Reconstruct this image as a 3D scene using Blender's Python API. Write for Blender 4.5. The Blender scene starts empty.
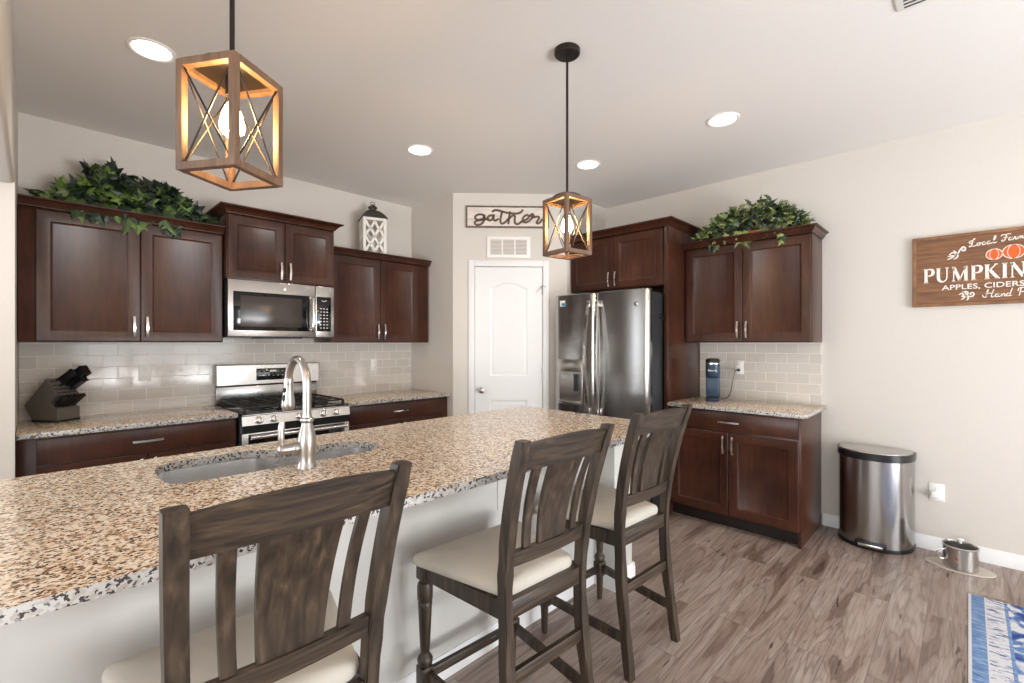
import bpy, bmesh, math, random
from mathutils import Vector, Matrix, Euler

# ------------------------------------------------------------------ camera, world, lights
scene = bpy.context.scene
C = scene.collection
R = math.radians
YA, XB, XC, YD, ZC = 4.175, 4.2255, 2.773, 2.737, 2.807   # back wall, right wall, pantry sides, ceiling
CAMH = 1.388

cam_data = bpy.data.cameras.new('camera')
cam = bpy.data.objects.new('camera', cam_data); C.objects.link(cam)
cam.location = (0, 0, CAMH)
cam.rotation_euler = (R(90), 0, R(44.28 - 90))
cam_data.sensor_width = 36.0
cam_data.lens = 467.7 / 1024 * 36
cam_data.shift_y = 1.77 / 1024
cam_data.clip_start = 0.02
scene.camera = cam

scene.view_settings.view_transform = 'Standard'
scene.view_settings.look = 'None'
scene.view_settings.gamma = 1
scene.view_settings.use_curve_mapping = False
scene.view_settings.exposure = 0.0
scene.cycles.max_bounces = 10
scene.cycles.diffuse_bounces = 6
scene.cycles.glossy_bounces = 5
scene.cycles.transmission_bounces = 6
scene.cycles.transparent_max_bounces = 8
scene.cycles.sample_clamp_indirect = 6
scene.cycles.caustics_reflective = False
scene.cycles.caustics_refractive = False

world = bpy.data.worlds.new('world'); scene.world = world
world.use_nodes = True
bg = world.node_tree.nodes['Background']
bg.inputs[0].default_value = (0.80, 0.90, 1.0, 1); bg.inputs[1].default_value = 1.6

def area(name, loc, rot, sx, sy, power, col=(1, 1, 1), spread=None):
    l = bpy.data.lights.new(name, 'AREA'); l.shape = 'RECTANGLE'; l.size = sx; l.size_y = sy
    l.energy = power; l.color = col
    if spread: l.spread = R(spread)
    o = bpy.data.objects.new(name, l); C.objects.link(o); o.location = loc; o.rotation_euler = rot
    return o
# daylight entering by the windows and patio door behind the camera
area('daylight_patio_door', (1.9, -3.70, 1.15), (R(90), 0, 0), 2.6, 2.1, 74, (0.94, 0.97, 1.0))
area('daylight_front_window', (-1.9, -3.70, 1.55), (R(90), 0, 0), 1.9, 1.3, 40, (0.94, 0.97, 1.0))
area('daylight_left_window', (-3.72, 0.2, 1.45), (R(90), 0, R(-90)), 2.8, 1.7, 46, (0.95, 0.98, 1.0))
area('daylight_back_window', (-1.85, 4.30, 1.40), (R(90), 0, R(180)), 1.5, 1.7, 60, (0.86, 0.93, 1.0))
# added fill lamps outside, tilted up through the openings to brighten the ceiling
area('upward_fill_patio', (1.9, -4.3, 0.25), (R(90 + 38), 0, 0), 3.0, 1.2, 270, (0.98, 0.98, 0.99))
area('upward_fill_left', (-4.4, 0.2, 0.5), (R(90 + 36), 0, R(-90)), 3.0, 1.2, 230, (0.98, 0.98, 0.99))

CANS = [(1.987, 2.882), (3.08, 2.161), (3.058, 1.113), (0.404, 2.828)]

# ------------------------------------------------------------------ material helpers
def new_mat(name):
    m = bpy.data.materials.new(name); m.use_nodes = True
    nt = m.node_tree
    return m, nt, nt.nodes['Principled BSDF']
def N(nt, t, **kw):
    n = nt.nodes.new(t)
    for k, v in kw.items(): setattr(n, k, v)
    return n
def srgb(r, g, b):
    f = lambda c: ((c / 255) / 12.92) if c / 255 <= 0.04045 else (((c / 255) + 0.055) / 1.055) ** 2.4
    return (f(r), f(g), f(b), 1)
def plain(name, col, rough=0.5, metal=0.0, noise=0.04, nscale=8.0, coat=0.0, bump=0.0, stretch=(1, 1, 1), spec=0.5):
    m, nt, b = new_mat(name)
    tc = N(nt, 'ShaderNodeTexCoord'); mp = N(nt, 'ShaderNodeMapping'); mp.inputs['Scale'].default_value = stretch
    nz = N(nt, 'ShaderNodeTexNoise'); nz.inputs['Scale'].default_value = nscale; nz.inputs['Detail'].default_value = 4
    nt.links.new(tc.outputs['Object'], mp.inputs[0]); nt.links.new(mp.outputs[0], nz.inputs[0])
    cr = N(nt, 'ShaderNodeValToRGB')
    cr.color_ramp.elements[0].position = 0.3; cr.color_ramp.elements[1].position = 0.7
    cr.color_ramp.elements[0].color = tuple(c * (1 - noise) for c in col[:3]) + (1,)
    cr.color_ramp.elements[1].color = tuple(min(1, c * (1 + noise)) for c in col[:3]) + (1,)
    nt.links.new(nz.outputs[0], cr.inputs[0]); nt.links.new(cr.outputs[0], b.inputs['Base Color'])
    b.inputs['Roughness'].default_value = rough; b.inputs['Metallic'].default_value = metal
    b.inputs['Coat Weight'].default_value = coat; b.inputs['Specular IOR Level'].default_value = spec
    if bump:
        bp = N(nt, 'ShaderNodeBump'); bp.inputs['Strength'].default_value = bump; bp.inputs['Distance'].default_value = 0.002
        nt.links.new(nz.outputs[0], bp.inputs['Height']); nt.links.new(bp.outputs[0], b.inputs['Normal'])
    return m
def emit(name, col, s):
    m, nt, b = new_mat(name)
    b.inputs['Base Color'].default_value = (1, 1, 1, 1)
    b.inputs['Emission Color'].default_value = col; b.inputs['Emission Strength'].default_value = s
    return m

def cabinet_mat():
    m, nt, b = new_mat('cherry_stained_wood')
    tc = N(nt, 'ShaderNodeTexCoord')
    mp = N(nt, 'ShaderNodeMapping'); mp.inputs['Scale'].default_value = (9, 9, 1.2)
    n1 = N(nt, 'ShaderNodeTexNoise'); n1.inputs['Scale'].default_value = 5; n1.inputs['Detail'].default_value = 8; n1.inputs['Roughness'].default_value = 0.65
    n2 = N(nt, 'ShaderNodeTexNoise'); n2.inputs['Scale'].default_value = 3.5; n2.inputs['Detail'].default_value = 3
    nt.links.new(tc.outputs['Object'], mp.inputs[0]); nt.links.new(mp.outputs[0], n1.inputs[0])
    nt.links.new(tc.outputs['Object'], n2.inputs[0])
    add = N(nt, 'ShaderNodeMix', data_type='FLOAT'); add.inputs[0].default_value = 0.5
    nt.links.new(n1.outputs[0], add.inputs[2]); nt.links.new(n2.outputs[0], add.inputs[3])
    cr = N(nt, 'ShaderNodeValToRGB'); e = cr.color_ramp.elements
    e[0].position = 0.32; e[0].color = (0.019, 0.0058, 0.0036, 1)
    e[1].position = 0.68; e[1].color = (0.082, 0.0275, 0.0140, 1)
    nt.links.new(add.outputs[0], cr.inputs[0]); nt.links.new(cr.outputs[0], b.inputs['Base Color'])
    b.inputs['Roughness'].default_value = 0.30
    b.inputs['Specular IOR Level'].default_value = 0.36
    return m
def granite_mat(name='speckled_granite'):
    m, nt, b = new_mat(name)
    tc = N(nt, 'ShaderNodeTexCoord')
    base = N(nt, 'ShaderNodeTexNoise'); base.inputs['Scale'].default_value = 38; base.inputs['Detail'].default_value = 5; base.inputs['Roughness'].default_value = 0.7
    nt.links.new(tc.outputs['Object'], base.inputs[0])
    cr = N(nt, 'ShaderNodeValToRGB'); e = cr.color_ramp.elements
    e[0].position = 0.38; e[0].color = srgb(214, 190, 160); e[1].position = 0.56; e[1].color = srgb(238, 226, 208)
    x = cr.color_ramp.elements.new(0.47); x.color = srgb(228, 208, 182)
    nt.links.new(base.outputs[0], cr.inputs[0])
    def layer(prev, scale, lo, hi, col, dist=0.0, seed=0):
        v = N(nt, 'ShaderNodeTexVoronoi'); v.inputs['Scale'].default_value = scale; v.inputs['Randomness'].default_value = 1
        mp = N(nt, 'ShaderNodeMapping'); mp.inputs['Location'].default_value = (seed, seed * 2.1, seed * .7)
        nz = N(nt, 'ShaderNodeTexNoise'); nz.inputs['Scale'].default_value = scale * 1.3; nz.inputs['Detail'].default_value = 2
        vm = N(nt, 'ShaderNodeVectorMath'); vm.operation = 'SCALE'; vm.inputs['Scale'].default_value = 0.010
        va = N(nt, 'ShaderNodeVectorMath'); va.operation = 'ADD'
        nt.links.new(tc.outputs['Object'], mp.inputs[0]); nt.links.new(mp.outputs[0], nz.inputs[0])
        nt.links.new(nz.outputs['Color'], vm.inputs[0]); nt.links.new(mp.outputs[0], va.inputs[0]); nt.links.new(vm.outputs[0], va.inputs[1])
        nt.links.new(va.outputs[0], v.inputs['Vector'])
        sp = N(nt, 'ShaderNodeSeparateColor'); nt.links.new(v.outputs['Color'], sp.inputs[0])
        r = N(nt, 'ShaderNodeValToRGB'); r.color_ramp.interpolation = 'LINEAR'
        r.color_ramp.elements[0].position = lo; r.color_ramp.elements[0].color = (0, 0, 0, 1)
        r.color_ramp.elements[1].position = hi; r.color_ramp.elements[1].color = (1, 1, 1, 1)
        nt.links.new(sp.outputs[0], r.inputs[0])
        mx = N(nt, 'ShaderNodeMix', data_type='RGBA')
        nt.links.new(r.outputs[0], mx.inputs[0]); nt.links.new(prev, mx.inputs[6]); mx.inputs[7].default_value = col
        return mx.outputs[2]
    c = layer(cr.outputs[0], 120, 0.68, 0.76, srgb(184, 148, 114), seed=1)
    c = layer(c, 190, 0.80, 0.86, srgb(236, 226, 212), seed=2)
    c = layer(c, 140, 0.80, 0.86, srgb(132, 104, 84), seed=3)
    c = layer(c, 150, 0.86, 0.90, srgb(72, 60, 54), seed=4)
    # top's tan paints in a warm reflection; vertical edges take cooler white-and-black grain
    geo = N(nt, 'ShaderNodeNewGeometry'); sep = N(nt, 'ShaderNodeSeparateXYZ'); nt.links.new(geo.outputs['True Normal'], sep.inputs[0])
    ab = N(nt, 'ShaderNodeMath', operation='ABSOLUTE'); nt.links.new(sep.outputs[2], ab.inputs[0])
    st = N(nt, 'ShaderNodeMath', operation='LESS_THAN'); st.inputs[1].default_value = 0.5; nt.links.new(ab.outputs[0], st.inputs[0])
    w = N(nt, 'ShaderNodeRGB'); w.outputs[0].default_value = srgb(192, 190, 186)
    c2 = layer(w.outputs[0], 120, 0.62, 0.68, srgb(176, 168, 160), seed=6)
    c2 = layer(c2, 150, 0.72, 0.78, srgb(70, 66, 66), seed=5)
    mx = N(nt, 'ShaderNodeMix', data_type='RGBA'); nt.links.new(st.outputs[0], mx.inputs[0]); nt.links.new(c, mx.inputs[6]); nt.links.new(c2, mx.inputs[7])
    nt.links.new(mx.outputs[2], b.inputs['Base Color'])
    b.inputs['Roughness'].default_value = 0.16; b.inputs['Specular IOR Level'].default_value = 0.45
    return m
def floor_mat():
    m, nt, b = new_mat('grey_brown_plank_floor')
    tc = N(nt, 'ShaderNodeTexCoord')
    br = N(nt, 'ShaderNodeTexBrick'); br.offset = 0.37; br.offset_frequency = 2
    br.inputs['Scale'].default_value = 1; br.inputs['Brick Width'].default_value = 1.22; br.inputs['Row Height'].default_value = 0.152
    br.inputs['Mortar Size'].default_value = 0.0015; br.inputs['Mortar Smooth'].default_value = 0.1
    br.inputs['Color1'].default_value = (0, 0, 0, 1); br.inputs['Color2'].default_value = (1, 1, 1, 1); br.inputs['Mortar'].default_value = (0.5, 0.5, 0.5, 1)
    nt.links.new(tc.outputs['Object'], br.inputs[0])
    # each plank shifts the grain pattern
    sc = N(nt, 'ShaderNodeVectorMath'); sc.operation = 'SCALE'; sc.inputs['Scale'].default_value = 13
    nt.links.new(br.outputs['Color'], sc.inputs[0])
    va = N(nt, 'ShaderNodeVectorMath'); va.operation = 'ADD'
    nt.links.new(tc.outputs['Object'], va.inputs[0]); nt.links.new(sc.outputs[0], va.inputs[1])
    mp = N(nt, 'ShaderNodeMapping'); mp.inputs['Scale'].default_value = (0.85, 7.5, 1); nt.links.new(va.outputs[0], mp.inputs[0])
    n1 = N(nt, 'ShaderNodeTexNoise'); n1.inputs['Scale'].default_value = 1.15; n1.inputs['Detail'].default_value = 3.5; n1.inputs['Roughness'].default_value = 0.5; n1.inputs['Distortion'].default_value = 0.8
    nt.links.new(mp.outputs[0], n1.inputs[0])
    # contour rings of the cathedral grain
    mu = N(nt, 'ShaderNodeMath', operation='MULTIPLY'); mu.inputs[1].default_value = 46; nt.links.new(n1.outputs[0], mu.inputs[0])
    si = N(nt, 'ShaderNodeMath', operation='SINE'); nt.links.new(mu.outputs[0], si.inputs[0])
    mp2 = N(nt, 'ShaderNodeMapping'); mp2.inputs['Scale'].default_value = (3, 60, 1); nt.links.new(va.outputs[0], mp2.inputs[0])
    n2 = N(nt, 'ShaderNodeTexNoise'); n2.inputs['Scale'].default_value = 2; n2.inputs['Detail'].default_value = 5; nt.links.new(mp2.outputs[0], n2.inputs[0])
    cr = N(nt, 'ShaderNodeValToRGB'); e = cr.color_ramp.elements
    e[0].position = 0.25; e[0].color = srgb(96, 78, 70); e[1].position = 0.75; e[1].color = srgb(182, 168, 158)
    for p, c in ((0.34, srgb(128, 108, 98)), (0.42, srgb(154, 135, 125)), (0.55, srgb(168, 152, 143))):
        x = e.new(p); x.color = c
    nt.links.new(n1.outputs[0], cr.inputs[0])
    mx = N(nt, 'ShaderNodeMix', data_type='RGBA', blend_type='MULTIPLY'); 
    r2 = N(nt, 'ShaderNodeValToRGB'); r2.color_ramp.elements[0].position = 0.3; r2.color_ramp.elements[0].color = (0.62, 0.58, 0.56, 1); r2.color_ramp.elements[1].position = 0.6; r2.color_ramp.elements[1].color = (1, 1, 1, 1)
    nt.links.new(n2.outputs[0], r2.inputs[0]); mx.inputs[0].default_value = 0.8
    nt.links.new(cr.outputs[0], mx.inputs[6]); nt.links.new(r2.outputs[0], mx.inputs[7])
    r3 = N(nt, 'ShaderNodeValToRGB'); r3.color_ramp.elements[0].position = 0.0; r3.color_ramp.elements[0].color = (0.72, 0.69, 0.67, 1); r3.color_ramp.elements[1].position = 0.30; r3.color_ramp.elements[1].color = (1, 1, 1, 1)
    ms = N(nt, 'ShaderNodeMapRange'); ms.inputs[1].default_value = -1; nt.links.new(si.outputs[0], ms.inputs[0]); nt.links.new(ms.outputs[0], r3.inputs[0])
    mx2 = N(nt, 'ShaderNodeMix', data_type='RGBA', blend_type='MULTIPLY'); mx2.inputs[0].default_value = 0.9
    nt.links.new(mx.outputs[2], mx2.inputs[6]); nt.links.new(r3.outputs[0], mx2.inputs[7])
    # dark knots and cracks
    mp3 = N(nt, 'ShaderNodeMapping'); mp3.inputs['Scale'].default_value = (1.8, 15, 1); mp3.inputs['Location'].default_value = (3, 7, 0); nt.links.new(va.outputs[0], mp3.inputs[0])
    n3 = N(nt, 'ShaderNodeTexNoise'); n3.inputs['Scale'].default_value = 1.7; n3.inputs['Detail'].default_value = 3; n3.inputs['Distortion'].default_value = 1.0; nt.links.new(mp3.outputs[0], n3.inputs[0])
    r4 = N(nt, 'ShaderNodeValToRGB'); r4.color_ramp.elements[0].position = 0.66; r4.color_ramp.elements[0].color = (0, 0, 0, 1); r4.color_ramp.elements[1].position = 0.71; r4.color_ramp.elements[1].color = (0.85, 0.85, 0.85, 1)
    nt.links.new(n3.outputs[0], r4.inputs[0])
    mx3 = N(nt, 'ShaderNodeMix', data_type='RGBA'); nt.links.new(r4.outputs[0], mx3.inputs[0]); nt.links.new(mx2.outputs[2], mx3.inputs[6]); mx3.inputs[7].default_value = srgb(66, 52, 46)
    # plank to plank tone and the joints
    mr = N(nt, 'ShaderNodeMapRange'); mr.inputs[3].default_value = 0.93; mr.inputs[4].default_value = 1.06; nt.links.new(br.outputs['Color'], mr.inputs[0])
    mx4 = N(nt, 'ShaderNodeVectorMath'); mx4.operation = 'SCALE'; nt.links.new(mx3.outputs[2], mx4.inputs[0]); nt.links.new(mr.outputs[0], mx4.inputs['Scale'])
    mx5 = N(nt, 'ShaderNodeMix', data_type='RGBA'); nt.links.new(br.outputs['Fac'], mx5.inputs[0]); nt.links.new(mx4.outputs[0], mx5.inputs[6]); mx5.inputs[7].default_value = srgb(112, 98, 90)
    nt.links.new(mx5.outputs[2], b.inputs['Base Color'])
    b.inputs['Roughness'].default_value = 0.38
    bp = N(nt, 'ShaderNodeBump'); bp.inputs['Strength'].default_value = 0.15; bp.inputs['Distance'].default_value = 0.002
    nt.links.new(n2.outputs[0], bp.inputs['Height']); nt.links.new(bp.outputs[0], b.inputs['Normal'])
    return m
def tile_mat():
    m, nt, b = new_mat('subway_tile')
    tc = N(nt, 'ShaderNodeTexCoord'); mp = N(nt, 'ShaderNodeMapping'); mp.inputs['Rotation'].default_value = (R(-90), 0, 0)
    sx = N(nt, 'ShaderNodeSeparateXYZ'); cx = N(nt, 'ShaderNodeCombineXYZ')
    nt.links.new(tc.outputs['Object'], sx.inputs[0]); nt.links.new(sx.outputs[0], cx.inputs[0]); nt.links.new(sx.outputs[2], cx.inputs[1])
    br = N(nt, 'ShaderNodeTexBrick'); br.offset = 0.5
    br.inputs['Scale'].default_value = 1; br.inputs['Brick Width'].default_value = 0.1555; br.inputs['Row Height'].default_value = 0.0785
    br.inputs['Mortar Size'].default_value = 0.0022; br.inputs['Mortar Smooth'].default_value = 0.15; br.inputs['Bias'].default_value = 0
    br.inputs['Color1'].default_value = srgb(212, 206, 197); br.inputs['Color2'].default_value = srgb(200, 194, 185); br.inputs['Mortar'].default_value = srgb(236, 232, 226)
    nt.links.new(cx.outputs[0], br.inputs[0]); nt.links.new(br.outputs['Color'], b.inputs['Base Color'])
    mr = N(nt, 'ShaderNodeMapRange'); mr.inputs[3].default_value = 0.10; mr.inputs[4].default_value = 0.6
    nt.links.new(br.outputs['Fac'], mr.inputs[0]); nt.links.new(mr.outputs[0], b.inputs['Roughness'])
    iv = N(nt, 'ShaderNodeMath', operation='SUBTRACT'); iv.inputs[0].default_value = 1; nt.links.new(br.outputs['Fac'], iv.inputs[1])
    nz = N(nt, 'ShaderNodeTexNoise'); nz.inputs['Scale'].default_value = 9; nt.links.new(cx.outputs[0], nz.inputs[0])
    ad = N(nt, 'ShaderNodeMath', operation='MULTIPLY_ADD'); ad.inputs[1].default_value = 0.6; nt.links.new(nz.outputs[0], ad.inputs[0]); nt.links.new(iv.outputs[0], ad.inputs[2])
    bp = N(nt, 'ShaderNodeBump'); bp.inputs['Strength'].default_value = 0.5; bp.inputs['Distance'].default_value = 0.0015
    nt.links.new(ad.outputs[0], bp.inputs['Height']); nt.links.new(bp.outputs[0], b.inputs['Normal'])
    return m
def steel_mat(name, col=(0.62, 0.60, 0.58), rough=0.24, stretch=(1, 1, 120), bump=0.03):
    m, nt, b = new_mat(name)
    tc = N(nt, 'ShaderNodeTexCoord'); mp = N(nt, 'ShaderNodeMapping'); mp.inputs['Scale'].default_value = stretch
    nz = N(nt, 'ShaderNodeTexNoise'); nz.inputs['Scale'].default_value = 4; nz.inputs['Detail'].default_value = 3
    nt.links.new(tc.outputs['Object'], mp.inputs[0]); nt.links.new(mp.outputs[0], nz.inputs[0])
    mr = N(nt, 'ShaderNodeMapRange'); mr.inputs[3].default_value = rough * 0.95; mr.inputs[4].default_value = rough * 1.05
    nt.links.new(nz.outputs[0], mr.inputs[0]); nt.links.new(mr.outputs[0], b.inputs['Roughness'])
    b.inputs['Base Color'].default_value = (*col, 1); b.inputs['Metallic'].default_value = 1
    return m
def stool_mat(name='weathered_dark_oak', sc1=(34, 34, 2.2), sc2=(26, 26, 4)):
    m, nt, b = new_mat(name)
    tc = N(nt, 'ShaderNodeTexCoord'); mp = N(nt, 'ShaderNodeMapping'); mp.inputs['Scale'].default_value = sc1
    n1 = N(nt, 'ShaderNodeTexNoise'); n1.inputs['Scale'].default_value = 2; n1.inputs['Detail'].default_value = 8; n1.inputs['Distortion'].default_value = 0.35
    nt.links.new(tc.outputs['Object'], mp.inputs[0]); nt.links.new(mp.outputs[0], n1.inputs[0])
    cr = N(nt, 'ShaderNodeValToRGB'); e = cr.color_ramp.elements
    e[0].position = 0.3; e[0].color = srgb(28, 22, 17); e[1].position = 0.78; e[1].color = srgb(102, 86, 68)
    x = e.new(0.5); x.color = srgb(54, 43, 33); x = e.new(0.62); x.color = srgb(70, 57, 44)
    nt.links.new(n1.outputs[0], cr.inputs[0])
    mp2 = N(nt, 'ShaderNodeMapping'); mp2.inputs['Scale'].default_value = sc2; nt.links.new(tc.outputs['Object'], mp2.inputs[0])
    n2 = N(nt, 'ShaderNodeTexNoise'); n2.inputs['Scale'].default_value = 1.5; n2.inputs['Detail'].default_value = 4; nt.links.new(mp2.outputs[0], n2.inputs[0])
    r2 = N(nt, 'ShaderNodeValToRGB'); r2.color_ramp.elements[0].position = 0.72; r2.color_ramp.elements[0].color = (0, 0, 0, 1); r2.color_ramp.elements[1].position = 0.80; r2.color_ramp.elements[1].color = (0.5, 0.5, 0.5, 1)
    nt.links.new(n2.outputs[0], r2.inputs[0])
    mx = N(nt, 'ShaderNodeMix', data_type='RGBA'); nt.links.new(r2.outputs[0], mx.inputs[0]); nt.links.new(cr.outputs[0], mx.inputs[6]); mx.inputs[7].default_value = srgb(168, 168, 166)
    nt.links.new(mx.outputs[2], b.inputs['Base Color']); b.inputs['Roughness'].default_value = 0.42
    bp = N(nt, 'ShaderNodeBump'); bp.inputs['Strength'].default_value = 0.35; bp.inputs['Distance'].default_value = 0.002
    nt.links.new(n1.outputs[0], bp.inputs['Height']); nt.links.new(bp.outputs[0], b.inputs['Normal'])
    return m
def grain_mat(name, lo, hi, scale=(1, 1, 14), rough=0.55):
    m, nt, b = new_mat(name)
    tc = N(nt, 'ShaderNodeTexCoord'); mp = N(nt, 'ShaderNodeMapping'); mp.inputs['Scale'].default_value = scale
    n1 = N(nt, 'ShaderNodeTexNoise'); n1.inputs['Scale'].default_value = 4; n1.inputs['Detail'].default_value = 6
    nt.links.new(tc.outputs['Object'], mp.inputs[0]); nt.links.new(mp.outputs[0], n1.inputs[0])
    cr = N(nt, 'ShaderNodeValToRGB'); e = cr.color_ramp.elements
    e[0].position = 0.3; e[0].color = lo; e[1].position = 0.7; e[1].color = hi
    nt.links.new(n1.outputs[0], cr.inputs[0]); nt.links.new(cr.outputs[0], b.inputs['Base Color']); b.inputs['Roughness'].default_value = rough
    return m
def leaf_mat(name, lo, hi):
    m, nt, b = new_mat(name)
    tc = N(nt, 'ShaderNodeTexCoord')
    n1 = N(nt, 'ShaderNodeTexNoise'); n1.inputs['Scale'].default_value = 22; n1.inputs['Detail'].default_value = 3
    nt.links.new(tc.outputs['Object'], n1.inputs[0])
    at = N(nt, 'ShaderNodeAttribute'); at.attribute_name = 'leaf_tone'
    ad = N(nt, 'ShaderNodeMath', operation='MULTIPLY_ADD'); ad.inputs[1].default_value = 0.45; nt.links.new(n1.outputs[0], ad.inputs[0]); nt.links.new(at.outputs['Fac'], ad.inputs[2])
    cr = N(nt, 'ShaderNodeValToRGB'); e = cr.color_ramp.elements
    e[0].position = 0.3; e[0].color = lo; e[1].position = 1.0; e[1].color = hi
    nt.links.new(ad.outputs[0], cr.inputs[0]); nt.links.new(cr.outputs[0], b.inputs['Base Color']); b.inputs['Roughness'].default_value = 0.4
    return m
def rug_mat():
    m, nt, b = new_mat('blue_white_rug_weave')
    tc = N(nt, 'ShaderNodeTexCoord'); sx = N(nt, 'ShaderNodeSeparateXYZ'); nt.links.new(tc.outputs['Object'], sx.inputs[0])
    # y runs 0 at the left edge of the rug into it (negative world Y), x along the edge
    mp = N(nt, 'ShaderNodeMapping'); mp.inputs['Scale'].default_value = (30, 9, 1); mp.inputs['Rotation'].default_value = (0, 0, R(20)); nt.links.new(tc.outputs['Object'], mp.inputs[0])
    n1 = N(nt, 'ShaderNodeTexNoise'); n1.inputs['Scale'].default_value = 1.6; n1.inputs['Detail'].default_value = 6; n1.inputs['Roughness'].default_value = 0.7; nt.links.new(mp.outputs[0], n1.inputs[0])
    n2 = N(nt, 'ShaderNodeTexNoise'); n2.inputs['Scale'].default_value = 7; n2.inputs['Detail'].default_value = 4; n2.inputs['Distortion'].default_value = 1.5; nt.links.new(tc.outputs['Object'], n2.inputs[0])
    def ramp(src, els):
        r = N(nt, 'ShaderNodeValToRGB'); e = r.color_ramp.elements
        e[0].position, e[0].color = els[0]; e[1].position, e[1].color = els[-1]
        for p, c in els[1:-1]:
            k = e.new(p); k.color = c
        nt.links.new(src, r.inputs[0]); return r.outputs[0]
    blue = ramp(n1.outputs[0], [(0.3, srgb(58, 98, 168)), (0.5, srgb(120, 156, 206)), (0.7, srgb(178, 200, 228))])
    white = ramp(n1.outputs[0], [(0.42, srgb(84, 112, 166)), (0.47, srgb(222, 226, 236)), (0.6, srgb(236, 236, 240))])
    field = ramp(n2.outputs[0], [(0.4, srgb(38, 72, 150)), (0.5, srgb(110, 146, 200)), (0.56, srgb(232, 236, 242))])
    edge = N(nt, 'ShaderNodeMath', operation='ABSOLUTE'); nt.links.new(sx.outputs[1], edge.inputs[0])
    def step(v):
        s = N(nt, 'ShaderNodeMath', operation='GREATER_THAN'); s.inputs[1].default_value = v; nt.links.new(edge.outputs[0], s.inputs[0]); return s.outputs[0]
    def mix(f, a, c):
        x = N(nt, 'ShaderNodeMix', data_type='RGBA'); nt.links.new(f, x.inputs[0]); nt.links.new(a, x.inputs[6]); nt.links.new(c, x.inputs[7]); return x.outputs[2]
    rgb = N(nt, 'ShaderNodeRGB'); rgb.outputs[0].default_value = srgb(226, 228, 234)
    c = mix(step(0.012), rgb.outputs[0], blue); c = mix(step(0.062), c, rgb.outputs[0]); c = mix(step(0.068), c, white); c = mix(step(0.135), c, blue); c = mix(step(0.148), c, field)
    nt.links.new(c, b.inputs['Base Color']); b.inputs['Roughness'].default_value = 0.95
    return m

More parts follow.
